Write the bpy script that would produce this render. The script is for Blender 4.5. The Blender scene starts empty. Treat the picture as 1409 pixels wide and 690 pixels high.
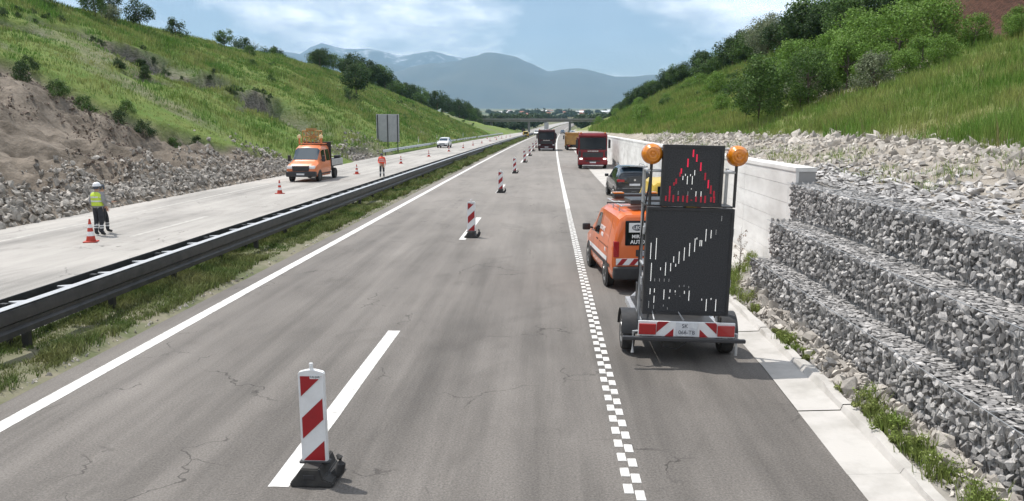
import bpy, bmesh, math, random
import numpy as np
from mathutils import Vector, Matrix, Euler
R = math.radians
SC = bpy.context.scene
COL = SC.collection
random.seed(7)
rng = np.random.default_rng(11)

# ------------------------------------------------------------------ camera
cam_d = bpy.data.cameras.new('camera')
cam = bpy.data.objects.new('camera', cam_d)
COL.objects.link(cam)
cam.location = (0, 0, 3.7)
cam.rotation_euler = (R(90 - 8.859), 0, R(2.421))
cam_d.lens = 28.36
cam_d.sensor_width = 36
cam_d.clip_start = 0.1
cam_d.clip_end = 60000
SC.camera = cam

# ------------------------------------------------------------------ light, sky, exposure
SUN_DIR = Vector((-0.41, 0.25, 1.0)).normalized()        # towards the sun
world = bpy.data.worlds.new('World')
SC.world = world
world.use_nodes = True
wn, wl = world.node_tree.nodes, world.node_tree.links
wn.clear()
w_out = wn.new('ShaderNodeOutputWorld')
w_bg = wn.new('ShaderNodeBackground')
w_bg.inputs['Strength'].default_value = 0.10
w_sky = wn.new('ShaderNodeTexSky')
w_sky.sky_type = 'NISHITA'
w_sky.sun_disc = False
w_sky.sun_elevation = math.asin(SUN_DIR.z)
w_sky.sun_rotation = math.atan2(SUN_DIR.x, SUN_DIR.y)
w_sky.air_density = 1.0
w_sky.dust_density = 0.4
w_sky.ozone_density = 2.0
w_tc = wn.new('ShaderNodeTexCoord')
w_sep = wn.new('ShaderNodeSeparateXYZ')
wl.new(w_tc.outputs['Generated'], w_sep.inputs[0])
def wmath(op, a, b):
    n = wn.new('ShaderNodeMath'); n.operation = op
    for i, v in enumerate((a, b)):
        if isinstance(v, (int, float)): n.inputs[i].default_value = v
        else: wl.new(v, n.inputs[i])
    return n.outputs[0]
zz = wmath('ADD', wmath('MAXIMUM', w_sep.outputs['Z'], 0.0), 0.30)
w_comb = wn.new('ShaderNodeCombineXYZ')
wl.new(wmath('DIVIDE', w_sep.outputs['X'], zz), w_comb.inputs[0])
wl.new(wmath('DIVIDE', w_sep.outputs['Y'], zz), w_comb.inputs[1])
w_n = wn.new('ShaderNodeTexNoise')
w_n.inputs['Scale'].default_value = 1.25
w_n.inputs['Detail'].default_value = 12
w_n.inputs['Roughness'].default_value = 0.60
w_n.inputs['Distortion'].default_value = 0.25
w_map = wn.new('ShaderNodeMapping')
w_map.inputs['Location'].default_value = (1.1, 9.4, 0.0)
wl.new(w_comb.outputs[0], w_map.inputs[0])
wl.new(w_map.outputs[0], w_n.inputs['Vector'])
w_r = wn.new('ShaderNodeValToRGB')
w_r.color_ramp.elements[0].position = 0.42
w_r.color_ramp.elements[0].color = (0.06, 0.06, 0.06, 1)
w_r.color_ramp.elements[1].position = 0.55
w_r.color_ramp.elements[1].color = (0.95, 0.95, 0.95, 1)
wl.new(w_n.outputs['Fac'], w_r.inputs[0])
w_n2 = wn.new('ShaderNodeTexNoise')                         # grey undersides of the clouds
w_n2.inputs['Scale'].default_value = 4.5
w_n2.inputs['Detail'].default_value = 6
wl.new(w_map.outputs[0], w_n2.inputs['Vector'])
w_r2 = wn.new('ShaderNodeValToRGB')
w_r2.color_ramp.elements[0].position = 0.36
w_r2.color_ramp.elements[0].color = (8.2, 8.9, 9.8, 1)
w_r2.color_ramp.elements[1].position = 0.62
w_r2.color_ramp.elements[1].color = (18.5, 18.6, 18.8, 1)
wl.new(w_n2.outputs['Fac'], w_r2.inputs[0])
w_mix = wn.new('ShaderNodeMix'); w_mix.data_type = 'RGBA'
wl.new(w_r.outputs[0], w_mix.inputs[0])
wl.new(w_sky.outputs[0], w_mix.inputs[6])
wl.new(w_r2.outputs[0], w_mix.inputs[7])
wl.new(w_mix.outputs[2], w_bg.inputs['Color'])
wl.new(w_bg.outputs[0], w_out.inputs['Surface'])

sun_d = bpy.data.lights.new('sun', 'SUN')
sun_d.energy = 5.0
sun_d.angle = R(0.6)
sun_d.color = (1.0, 0.955, 0.89)
sun = bpy.data.objects.new('sun', sun_d)
COL.objects.link(sun)
sun.rotation_euler = (-SUN_DIR).to_track_quat('-Z', 'Y').to_euler()

SC.view_settings.view_transform = 'Standard'
SC.view_settings.look = 'None'
SC.view_settings.gamma = 1.0
SC.view_settings.use_curve_mapping = False
SC.view_settings.exposure = 0.08
SC.cycles.volume_bounces = 0
SC.cycles.max_bounces = 6
SC.cycles.transparent_max_bounces = 12

# ------------------------------------------------------------------ materials
MATS = {}
def mat(name, c, rough=0.8, c2=None, scale=4.0, detail=6, lo=0.35, hi=0.65, metal=0.0, bump=0.0, bscale=30.0,
        island=0.0, spec=0.5, emit=None, estr=0.0, coat=0.0, trans=0.0, stretch=None, world=False, rand=0.0):
    """one Principled material: two-colour noise, optional bump, per-piece brightness variation"""
    m = bpy.data.materials.new(name); m.use_nodes = True
    n, l = m.node_tree.nodes, m.node_tree.links
    b = n['Principled BSDF']
    b.inputs['Roughness'].default_value = rough
    b.inputs['Metallic'].default_value = metal
    b.inputs['Specular IOR Level'].default_value = spec
    b.inputs['Coat Weight'].default_value = coat
    src = None
    vec = None
    if c2 is not None or bump > 0:
        if world:
            g = n.new('ShaderNodeNewGeometry'); vec = g.outputs['Position']
        else:
            t = n.new('ShaderNodeTexCoord'); vec = t.outputs['Object']
        if stretch:
            mp = n.new('ShaderNodeMapping'); mp.inputs['Scale'].default_value = stretch
            l.new(vec, mp.inputs[0]); vec = mp.outputs[0]
    if c2 is not None:
        t = n.new('ShaderNodeTexNoise'); t.inputs['Scale'].default_value = scale; t.inputs['Detail'].default_value = detail
        t.inputs['Roughness'].default_value = 0.62
        l.new(vec, t.inputs['Vector'])
        r = n.new('ShaderNodeValToRGB')
        r.color_ramp.elements[0].position = lo; r.color_ramp.elements[0].color = (*c, 1)
        r.color_ramp.elements[1].position = hi; r.color_ramp.elements[1].color = (*c2, 1)
        l.new(t.outputs['Fac'], r.inputs[0]); src = r.outputs[0]
    if island > 0:
        g = n.new('ShaderNodeNewGeometry'); oi = n.new('ShaderNodeObjectInfo')
        a = n.new('ShaderNodeMath'); a.operation = 'ADD'
        l.new(g.outputs['Random Per Island'], a.inputs[0]); l.new(oi.outputs['Random'], a.inputs[1])
        fr = n.new('ShaderNodeMath'); fr.operation = 'FRACT'; l.new(a.outputs[0], fr.inputs[0])
        mr = n.new('ShaderNodeMapRange'); mr.inputs[3].default_value = 1 - island; mr.inputs[4].default_value = 1 + island
        l.new(fr.outputs[0], mr.inputs[0])
        h = n.new('ShaderNodeHueSaturation'); l.new(mr.outputs[0], h.inputs['Value'])
        if src is None: h.inputs['Color'].default_value = (*c, 1)
        else: l.new(src, h.inputs['Color'])
        src = h.outputs[0]
    if src is None: b.inputs['Base Color'].default_value = (*c, 1)
    else: l.new(src, b.inputs['Base Color'])
    if bump > 0:
        t = n.new('ShaderNodeTexNoise'); t.inputs['Scale'].default_value = bscale; t.inputs['Detail'].default_value = 5
        l.new(vec, t.inputs['Vector'])
        bp = n.new('ShaderNodeBump'); bp.inputs['Strength'].default_value = bump; bp.inputs['Distance'].default_value = 0.02
        l.new(t.outputs['Fac'], bp.inputs['Height']); l.new(bp.outputs[0], b.inputs['Normal'])
    if emit:
        b.inputs['Emission Color'].default_value = (*emit, 1); b.inputs['Emission Strength'].default_value = estr
    if trans > 0:
        tr = n.new('ShaderNodeBsdfTranslucent'); mx = n.new('ShaderNodeMixShader'); mx.inputs[0].default_value = trans
        if src is None: tr.inputs[0].default_value = (*c, 1)
        else: l.new(src, tr.inputs[0])
        l.new(b.outputs[0], mx.inputs[1]); l.new(tr.outputs[0], mx.inputs[2])
        l.new(mx.outputs[0], n['Material Output'].inputs['Surface'])
    MATS[name] = m
    return m

mat('steel_dark', (0.040, 0.041, 0.044), 0.5, (0.075, 0.074, 0.074), 3, metal=0.5, bump=0.05)
mat('steel_galv', (0.42, 0.43, 0.45), 0.42, (0.55, 0.56, 0.57), 6, metal=0.55)
mat('sign_back', (0.33, 0.34, 0.36), 0.5, (0.40, 0.41, 0.43), 2, metal=0.3)
mat('white_paint', (0.64, 0.63, 0.61), 0.75, (0.30, 0.285, 0.265), 9, lo=0.47, hi=0.74, world=True, bump=0.1, bscale=60)
mat('old_paint', (0.46, 0.44, 0.41), 0.8, (0.33, 0.315, 0.295), 3, world=True)
mat('rubber', (0.022, 0.022, 0.023), 0.75, (0.045, 0.043, 0.04), 9, bump=0.15, bscale=50)
mat('tyre', (0.018, 0.018, 0.019), 0.85, (0.05, 0.046, 0.042), 6, bump=0.2, bscale=40)
mat('rim', (0.42, 0.42, 0.43), 0.4, metal=0.8)
mat('rim_dark', (0.06, 0.06, 0.065), 0.45, metal=0.4)
mat('black_plastic', (0.02, 0.02, 0.022), 0.55, (0.032, 0.032, 0.034), 8)
mat('board_white', (0.74, 0.75, 0.76), 0.35, (0.60, 0.60, 0.60), 4, lo=0.45, hi=0.8)
mat('board_red', (0.36, 0.012, 0.018), 0.35, (0.27, 0.012, 0.016), 5)
mat('cone_orange', (0.50, 0.045, 0.022), 0.5, (0.36, 0.035, 0.02), 7)
mat('van_orange', (0.72, 0.145, 0.022), 0.32, (0.60, 0.13, 0.03), 1.6, coat=0.5)
mat('truck_orange', (0.70, 0.20, 0.065), 0.4, (0.60, 0.18, 0.07), 1.8, coat=0.3)
mat('truck_red', (0.20, 0.008, 0.014), 0.4, (0.15, 0.008, 0.012), 1.5, coat=0.15, spec=0.35)
mat('truck_maroon', (0.050, 0.007, 0.010), 0.5, (0.036, 0.007, 0.009), 1.5, coat=0.05, spec=0.3)
mat('car_black', (0.012, 0.014, 0.018), 0.25, coat=0.8)
mat('car_white', (0.72, 0.73, 0.74), 0.3, coat=0.5)
mat('yellow_paint', (0.62, 0.42, 0.03), 0.4, (0.52, 0.35, 0.04), 2, coat=0.3)
mat('tipper_ochre', (0.44, 0.24, 0.06), 0.6, (0.30, 0.17, 0.06), 2.5)
mat('glass_dark', (0.008, 0.011, 0.013), 0.06, spec=0.3)
mat('glass_blue', (0.03, 0.05, 0.07), 0.05, spec=0.9)
mat('chrome', (0.6, 0.6, 0.6), 0.2, metal=0.9)
mat('lamp_red', (0.35, 0.01, 0.012), 0.25, coat=0.5)
mat('lamp_clear', (0.75, 0.76, 0.78), 0.15, coat=0.5)
mat('headlamp_on', (0.8, 0.8, 0.78), 0.15, emit=(1.0, 0.93, 0.85), estr=2.2)
mat('amber', (0.72, 0.25, 0.012), 0.22, (0.58, 0.17, 0.01), 12, coat=0.6)
mat('amber_pale', (0.75, 0.55, 0.30), 0.3, coat=0.4)
mat('plate_white', (0.68, 0.70, 0.72), 0.45, (0.5, 0.52, 0.56), 14)
mat('print_dark', (0.05, 0.06, 0.08), 0.6)
mat('print_white', (0.78, 0.78, 0.78), 0.5)
mat('sign_face', (0.016, 0.017, 0.020), 0.6, (0.042, 0.043, 0.047), 60, detail=2, bump=0.25, bscale=75)
mat('led_red', (0.5, 0.01, 0.03), 0.4, emit=(1.0, 0.02, 0.09), estr=0.8)
mat('led_red_dim', (0.3, 0.01, 0.02), 0.4, emit=(1.0, 0.02, 0.08), estr=0.25)
mat('led_white', (0.8, 0.8, 0.8), 0.4, emit=(1.0, 1.0, 0.96), estr=0.85)
mat('led_white_dim', (0.4, 0.4, 0.4), 0.4, emit=(1.0, 1.0, 0.96), estr=0.12)
mat('concrete_wall', (0.76, 0.755, 0.74), 0.85, (0.54, 0.53, 0.515), 1.3, world=True, bump=0.12, bscale=12, stretch=(1, 0.35, 1.0))
mat('concrete_joint', (0.30, 0.295, 0.29), 0.9)
mat('concrete_pale', (0.46, 0.44, 0.415), 0.88, (0.31, 0.295, 0.27), 1.3, lo=0.44, hi=0.74, world=True, bump=0.18, bscale=22)
mat('gabion_stone', (0.22, 0.213, 0.210), 0.85, (0.44, 0.425, 0.412), 5, lo=0.3, hi=0.7, island=0.5, bump=0.35, bscale=18)
mat('pale_stone', (0.33, 0.30, 0.268), 0.88, (0.50, 0.465, 0.42), 5, lo=0.3, hi=0.7, island=0.28, bump=0.4, bscale=14)
mat('rubble_stone', (0.20, 0.180, 0.160), 0.9, (0.42, 0.392, 0.355), 5, lo=0.3, hi=0.68, island=0.34, bump=0.4, bscale=12)
mat('clod', (0.13, 0.10, 0.08), 0.95, (0.23, 0.185, 0.155), 5, island=0.3, bump=0.4, bscale=12)
mat('core_dark', (0.14, 0.137, 0.135), 0.95, (0.24, 0.235, 0.23), 14, bump=0.6, bscale=25)  # darker than the stones: shade of the gaps put into the colour
mat('wire', (0.36, 0.37, 0.38), 0.5, metal=0.6)
mat('bark', (0.09, 0.07, 0.055), 0.9, (0.15, 0.12, 0.10), 6, bump=0.4, bscale=20)
GREEN = dict(rough=0.6, island=0.45, trans=0.3, spec=0.25)
mat('leaf_dark', (0.030, 0.060, 0.018), c2=(0.055, 0.095, 0.030), scale=0.5, **GREEN)
mat('leaf_mid', (0.060, 0.120, 0.026), c2=(0.100, 0.165, 0.045), scale=0.5, **GREEN)
mat('leaf_bright', (0.115, 0.215, 0.034), c2=(0.165, 0.265, 0.055), scale=0.7, **GREEN)
mat('leaf_pale', (0.15, 0.18, 0.10), c2=(0.22, 0.25, 0.16), scale=0.8, **GREEN)
mat('leaf_far', (0.035, 0.065, 0.025), c2=(0.06, 0.095, 0.04), scale=0.3, **GREEN)
mat('grass_left', (0.095, 0.190, 0.034), c2=(0.255, 0.275, 0.095), scale=0.25, detail=8, lo=0.42, hi=0.60, world=True, rough=0.65, island=0.35, trans=0.3, spec=0.2)
mat('grass_right', (0.125, 0.235, 0.040), c2=(0.275, 0.305, 0.095), scale=0.35, detail=6, lo=0.40, hi=0.62, world=True, rough=0.65, island=0.4, trans=0.3, spec=0.2)
mat('grass_median', (0.085, 0.140, 0.034), c2=(0.19, 0.20, 0.080), scale=0.8, detail=4, world=True, rough=0.7, island=0.45, trans=0.25, spec=0.2)
mat('weed', (0.145, 0.215, 0.040), c2=(0.25, 0.28, 0.095), scale=2.0, world=True, rough=0.6, island=0.4, trans=0.3, spec=0.2)
mat('reed', (0.055, 0.105, 0.045), c2=(0.09, 0.14, 0.06), scale=1.0, world=True, rough=0.6, island=0.35, trans=0.25, spec=0.2)
mat('dry_weed', (0.16, 0.12, 0.07), c2=(0.22, 0.14, 0.08), scale=1.0, world=True, rough=0.8, island=0.4, trans=0.2)
mat('skin', (0.45, 0.26, 0.18), 0.6)
mat('cloth_dark', (0.022, 0.024, 0.030), 0.9, (0.035, 0.037, 0.043), 12, bump=0.2)
mat('cloth_grey', (0.22, 0.22, 0.23), 0.9, (0.30, 0.30, 0.31), 12)
mat('hi_vis_yellow', (0.55, 0.72, 0.06), 0.7, (0.48, 0.62, 0.07), 8)
mat('hi_vis_red', (0.80, 0.10, 0.05), 0.7, (0.68, 0.08, 0.05), 8)
mat('reflective', (0.62, 0.63, 0.64), 0.35)
mat('helmet_white', (0.74, 0.75, 0.78), 0.3, coat=0.4)
mat('roof_tile', (0.32, 0.12, 0.07), 0.8, (0.25, 0.10, 0.07), 3)
mat('plaster', (0.66, 0.62, 0.55), 0.85, (0.56, 0.53, 0.48), 2)
mat('roof_white', (0.72, 0.73, 0.74), 0.6)
mat('bridge_concrete', (0.17, 0.17, 0.165), 0.9, (0.23, 0.225, 0.22), 0.6)


def M(n): return MATS[n]

# asphalt: speckle, long tyre streaks, patches and cracks
def asphalt(name, c_lo, c_hi, dust_and_falloff, dust_amt, falloff_y=(0.0, 0.0)):
    m = bpy.data.materials.new(name); m.use_nodes = True
    n, l = m.node_tree.nodes, m.node_tree.links
    b = n['Principled BSDF']; b.inputs['Roughness'].default_value = 0.85; b.inputs['Specular IOR Level'].default_value = 0.3
    g = n.new('ShaderNodeNewGeometry')
    def noise(scale, detail, stretch=(1, 1, 1), dist=0.0, rough=0.6):
        mp = n.new('ShaderNodeMapping'); mp.inputs['Scale'].default_value = stretch
        l.new(g.outputs['Position'], mp.inputs[0])
        t = n.new('ShaderNodeTexNoise'); t.inputs['Scale'].default_value = scale; t.inputs['Detail'].default_value = detail
        t.inputs['Roughness'].default_value = rough; t.inputs['Distortion'].default_value = dist
        l.new(mp.outputs[0], t.inputs['Vector']); return t.outputs['Fac']
    def ramp(src, p0, c0, p1, c1):
        r = n.new('ShaderNodeValToRGB')
        r.color_ramp.elements[0].position = p0; r.color_ramp.elements[0].color = (*c0, 1)
        r.color_ramp.elements[1].position = p1; r.color_ramp.elements[1].color = (*c1, 1)
        l.new(src, r.inputs[0]); return r.outputs[0]
    def mix(fac, a, c, kind='MIX'):
        x = n.new('ShaderNodeMix'); x.data_type = 'RGBA'; x.blend_type = kind
        if isinstance(fac, float): x.inputs[0].default_value = fac
        else: l.new(fac, x.inputs[0])
        for i, v in ((6, a), (7, c)):
            if isinstance(v, tuple): x.inputs[i].default_value = (*v, 1)
            else: l.new(v, x.inputs[i])
        return x.outputs[2]
    base = ramp(noise(0.35, 5, (1, 0.45, 1)), 0.33, c_lo, 0.68, c_hi)
    streak = ramp(noise(1.6, 4, (1, 0.035, 1)), 0.34, (0.72,) * 3, 0.64, (1.18,) * 3)
    base = mix(1.0, base, streak, 'MULTIPLY')
    speck = ramp(noise(38, 4, rough=0.85), 0.30, (0.48,) * 3, 0.70, (1.48,) * 3)
    base = mix(1.0, base, speck, 'MULTIPLY')
    # dusty patches, plus exposure falloff painted into the colour: darker near, lighter far
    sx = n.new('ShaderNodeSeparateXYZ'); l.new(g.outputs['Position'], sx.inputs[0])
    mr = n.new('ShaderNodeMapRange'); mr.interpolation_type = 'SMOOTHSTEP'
    for i_, v_ in ((1, 4.0), (2, 48.0), (3, falloff_y[0]), (4, falloff_y[1])): mr.inputs[i_].default_value = v_
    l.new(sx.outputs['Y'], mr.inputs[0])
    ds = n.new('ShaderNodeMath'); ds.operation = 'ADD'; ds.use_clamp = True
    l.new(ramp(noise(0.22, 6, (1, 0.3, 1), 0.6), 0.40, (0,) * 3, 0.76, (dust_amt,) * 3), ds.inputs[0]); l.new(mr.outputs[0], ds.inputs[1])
    base = mix(ds.outputs[0], base, dust_and_falloff)
    # dark stains
    base = mix(ramp(noise(0.9, 5, (1, 0.5, 1), 1.0), 0.55, (0,) * 3, 0.76, (0.38,) * 3), base, tuple(v * 0.5 for v in c_lo))
    # cracks
    v = n.new('ShaderNodeTexVoronoi'); v.feature = 'DISTANCE_TO_EDGE'; v.inputs['Scale'].default_value = 0.42
    dn = n.new('ShaderNodeTexNoise'); dn.inputs['Scale'].default_value = 1.7; dn.inputs['Detail'].default_value = 5
    l.new(g.outputs['Position'], dn.inputs['Vector'])
    ad = n.new('ShaderNodeMix'); ad.data_type = 'RGBA'; ad.blend_type = 'ADD'; ad.inputs[0].default_value = 1.1
    l.new(g.outputs['Position'], ad.inputs[6]); l.new(dn.outputs['Color'], ad.inputs[7])
    l.new(ad.outputs[2], v.inputs['Vector'])
    cr = ramp(v.outputs['Distance'], 0.0025, (1,) * 3, 0.0075, (0,) * 3)
    msk = ramp(noise(0.33, 3), 0.515, (0,) * 3, 0.58, (0.75,) * 3)
    cm = n.new('ShaderNodeMix'); cm.data_type = 'RGBA'; cm.blend_type = 'MULTIPLY'; cm.inputs[0].default_value = 1
    l.new(cr, cm.inputs[6]); l.new(msk, cm.inputs[7])
    base = mix(cm.outputs[2], base, tuple(v * 0.28 for v in c_lo))
    l.new(base, b.inputs['Base Color'])
    bp = n.new('ShaderNodeBump'); bp.inputs['Strength'].default_value = 0.35; bp.inputs['Distance'].default_value = 0.012
    l.new(noise(45, 4, rough=0.75), bp.inputs['Height']); l.new(bp.outputs[0], b.inputs['Normal'])
    MATS[name] = m
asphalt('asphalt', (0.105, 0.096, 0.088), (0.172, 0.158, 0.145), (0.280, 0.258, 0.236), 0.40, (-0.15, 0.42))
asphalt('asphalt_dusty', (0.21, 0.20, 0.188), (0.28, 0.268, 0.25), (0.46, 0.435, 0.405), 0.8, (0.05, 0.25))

# hillside: grass / soil / rock blended by a vertex attribute 'bare' (0 grass, 1 soil) and 'rock'
def hillside(name, g1, g2, s1, s2, r1, r2):
    m = bpy.data.materials.new(name); m.use_nodes = True
    n, l = m.node_tree.nodes, m.node_tree.links
    b = n['Principled BSDF']; b.inputs['Roughness'].default_value = 0.92; b.inputs['Specular IOR Level'].default_value = 0.2
    g = n.new('ShaderNodeNewGeometry')
    def two(scale, c1, c2, lo=0.38, hi=0.62, st=(1, 1, 1)):
        mp = n.new('ShaderNodeMapping'); mp.inputs['Scale'].default_value = st; l.new(g.outputs['Position'], mp.inputs[0])
        t = n.new('ShaderNodeTexNoise'); t.inputs['Scale'].default_value = scale; t.inputs['Detail'].default_value = 8
        t.inputs['Roughness'].default_value = 0.68; l.new(mp.outputs[0], t.inputs['Vector'])
        r = n.new('ShaderNodeValToRGB'); r.color_ramp.elements[0].position = lo; r.color_ramp.elements[1].position = hi
        r.color_ramp.elements[0].color = (*c1, 1); r.color_ramp.elements[1].color = (*c2, 1); l.new(t.outputs['Fac'], r.inputs[0])
        return r.outputs[0], t.outputs['Fac']
    gr, _ = two(0.35, g1, g2); so, sf = two(0.8, s1, s2); ro, _ = two(2.2, r1, r2, st=(1, 1, 3))
    def at(a):
        t = n.new('ShaderNodeAttribute'); t.attribute_name = a; return t.outputs['Fac']
    def mx(f, a, c):
        x = n.new('ShaderNodeMix'); x.data_type = 'RGBA'; l.new(f, x.inputs[0]); l.new(a, x.inputs[6]); l.new(c, x.inputs[7]); return x.outputs[2]
    col = mx(at('rock'), mx(at('bare'), gr, so), ro)
    l.new(col, b.inputs['Base Color'])
    bp = n.new('ShaderNodeBump'); bp.inputs['Strength'].default_value = 0.9; bp.inputs['Distance'].default_value = 0.22
    t = n.new('ShaderNodeTexNoise'); t.inputs['Scale'].default_value = 3.0; t.inputs['Detail'].default_value = 9; t.inputs['Roughness'].default_value = 0.7
    l.new(g.outputs['Position'], t.inputs['Vector']); l.new(t.outputs['Fac'], bp.inputs['Height']); l.new(bp.outputs[0], b.inputs['Normal'])
    MATS[name] = m
hillside('hill_left', (0.105, 0.175, 0.034), (0.165, 0.205, 0.055), (0.100, 0.083, 0.066), (0.25, 0.213, 0.175), (0.05, 0.042, 0.036), (0.20, 0.18, 0.165))
hillside('hill_right', (0.135, 0.185, 0.048), (0.215, 0.220, 0.09), (0.30, 0.265, 0.22), (0.42, 0.38, 0.33), (0.055, 0.030, 0.022), (0.115, 0.055, 0.038))
mat('median_soil', (0.20, 0.18, 0.13), 0.95, (0.085, 0.10, 0.04), 0.9, world=True, bump=0.6, bscale=14)
mat('verge_soil', (0.36, 0.34, 0.315), 0.95, (0.24, 0.225, 0.20), 2.5, world=True, bump=0.6, bscale=18)
mat('plain', (0.060, 0.085, 0.030), 0.95, (0.17, 0.155, 0.075), 0.0055, detail=5, lo=0.40, hi=0.60, world=True, stretch=(1, 0.35, 1))
mat('mountain', (0.022, 0.036, 0.024), 0.95, (0.055, 0.062, 0.040), 0.0016, detail=8, world=True)
mat('mountain_snow', (0.05, 0.065, 0.05), 0.95, (0.45, 0.47, 0.50), 0.0024, detail=9, lo=0.55, hi=0.66, world=True, stretch=(1.6, 1.6, 0.6))

# ------------------------------------------------------------------ mesh helpers
class MB:
    """collects shapes, then links them as ONE mesh object"""
    def __init__(self): self.v, self.f, self.mi = [], [], []
    def add(self, vs, fs, mi=0, mtx=None):
        o = len(self.v)
        if mtx is not None: vs = [mtx @ Vector(p) for p in vs]
        self.v += [tuple(p) for p in vs]; self.f += [tuple(i + o for i in q) for q in fs]; self.mi += [mi] * len(fs); return self
    def box(self, x0, x1, y0, y1, z0, z1, mi=0, mtx=None):
        vs = [(x, y, z) for z in (z0, z1) for y in (y0, y1) for x in (x0, x1)]
        return self.add(vs, [(0, 2, 3, 1), (4, 5, 7, 6), (0, 1, 5, 4), (2, 6, 7, 3), (0, 4, 6, 2), (1, 3, 7, 5)], mi, mtx)
    def rbox(self, x0, x1, y0, y1, z0, z1, r=0.02, seg=2, mi=0, mtx=None):
        bm = bmesh.new(); bmesh.ops.create_cube(bm, size=1.0)
        for v in bm.verts:
            v.co = ((x0 + x1) / 2 + v.co.x * (x1 - x0), (y0 + y1) / 2 + v.co.y * (y1 - y0), (z0 + z1) / 2 + v.co.z * (z1 - z0))
        bmesh.ops.bevel(bm, geom=bm.edges[:], offset=r, segments=seg, profile=0.5, affect='EDGES')
        bm.verts.index_update()
        vs = [v.co.copy() for v in bm.verts]; fs = [[v.index for v in q.verts] for q in bm.faces]; bm.free()
        return self.add(vs, fs, mi, mtx)
    def prism(self, poly, axis, a, b, mi=0, mtx=None):
        """poly: outline in the two other axes (in axis order), extruded along axis from a to b"""
        n = len(poly)
        def P(p, t):
            return {'x': (t, p[0], p[1]), 'y': (p[0], t, p[1]), 'z': (p[0], p[1], t)}[axis]
        vs = [P(p, a) for p in poly] + [P(p, b) for p in poly]
        fs = [tuple(range(n))[::-1], tuple(range(n, 2 * n))] + [(i, (i + 1) % n, n + (i + 1) % n, n + i) for i in range(n)]
        return self.add(vs, fs, mi, mtx)
    def tube(self, pts, r, n=8, mi=0, cap=True):
        pts = [Vector(p) for p in pts]; k = len(pts)
        rs = r if isinstance(r, (list, tuple)) else [r] * k
        vs, fs = [], []
        for i, p in enumerate(pts):
            d = (pts[min(i + 1, k - 1)] - pts[max(i - 1, 0)]).normalized()
            u = d.cross(Vector((0, 0, 1)))
            if u.length < 1e-3: u = d.cross(Vector((1, 0, 0)))
            u.normalize(); w = d.cross(u)
            for j in range(n):
                a = 2 * math.pi * j / n + math.pi / n
                vs.append(p + (u * math.cos(a) + w * math.sin(a)) * rs[i])
        for i in range(k - 1):
            for j in range(n):
                fs.append((i * n + j, i * n + (j + 1) % n, (i + 1) * n + (j + 1) % n, (i + 1) * n + j))
        if cap: fs += [tuple(range(n)), tuple(range((k - 1) * n, k * n))[::-1]]
        return self.add(vs, fs, mi)
    def lathe(self, prof, axis='z', c=(0, 0, 0), n=20, mi=0):
        """prof: (radius, height) pairs turned about axis"""
        vs, fs = [], []
        k = len(prof)
        for j in range(n):
            a = 2 * math.pi * j / n
            for (r, h) in prof:
                x, y = r * math.cos(a), r * math.sin(a)
                p = {'z': (x, y, h), 'x': (h, x, y), 'y': (y, h, x)}[axis]
                vs.append((p[0] + c[0], p[1] + c[1], p[2] + c[2]))
        for j in range(n):
            for i in range(k - 1):
                a, b2 = j * k, ((j + 1) % n) * k
                fs.append((a + i, b2 + i, b2 + i + 1, a + i + 1))
        fs.append(tuple(j * k for j in range(n))[::-1]); fs.append(tuple(j * k + k - 1 for j in range(n)))
        return self.add(vs, fs, mi)
    def build(self, name, mats, parent=None, smooth=False, fix=True):
        me = bpy.data.meshes.new(name); me.from_pydata(self.v, [], self.f)
        if not isinstance(mats, (list, tuple)): mats = [mats]
        for m in mats: me.materials.append(M(m) if isinstance(m, str) else m)
        if len(mats) > 1: me.polygons.foreach_set('material_index', self.mi)
        if fix:
            bm = bmesh.new(); bm.from_mesh(me); bmesh.ops.recalc_face_normals(bm, faces=bm.faces[:]); bm.to_mesh(me); bm.free()
        if smooth: 
            me.polygons.foreach_set('use_smooth', [True] * len(me.polygons))
            try: me.set_sharp_from_angle(angle=R(38))
            except Exception: pass
        me.update()
        return link(name, me, parent)
def link(name, me, parent=None, loc=None, rot=None, scale=None):
    o = bpy.data.objects.new(name, me); COL.objects.link(o)
    if parent is not None: o.parent = parent
    if loc is not None: o.location = loc
    if rot is not None: o.rotation_euler = rot
    if scale is not None: o.scale = scale
    return o
def tag(o, label, cat, group=None):
    o['label'] = label; o['category'] = cat
    if group: o['group'] = group
    return o
def thing(name, label, cat, loc=(0, 0, 0), rz=0.0, group=None):
    o = link(name, None, None, loc, (0, 0, rz)); o.empty_display_size = 0.2
    return tag(o, label, cat, group)
def struct(o, kind='structure'): o['kind'] = kind; return o
def copy_tree(o, parent=None):
    c = o.copy(); COL.objects.link(c); c.parent = parent
    for ch in list(o.children): copy_tree(ch, c)
    return c
def raw_mesh(name, V, F, mats, smooth=False, mi=None):
    """numpy arrays -> mesh; F is (n,3) or (n,4)"""
    me = bpy.data.meshes.new(name)
    V = np.asarray(V, dtype=np.float32); F = np.asarray(F, dtype=np.int32); k = F.shape[1]
    me.vertices.add(len(V)); me.vertices.foreach_set('co', V.ravel())
    me.loops.add(F.size); me.loops.foreach_set('vertex_index', F.ravel())
    me.polygons.add(len(F)); me.polygons.foreach_set('loop_start', np.arange(0, F.size, k, dtype=np.int32))
    for m in (mats if isinstance(mats, (list, tuple)) else [mats]): me.materials.append(M(m))
    if mi is not None: me.polygons.foreach_set('material_index', np.asarray(mi, dtype=np.int32))
    me.update(calc_edges=True)
    me.polygons.foreach_set('use_smooth', np.full(len(F), bool(smooth)))
    return me
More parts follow.
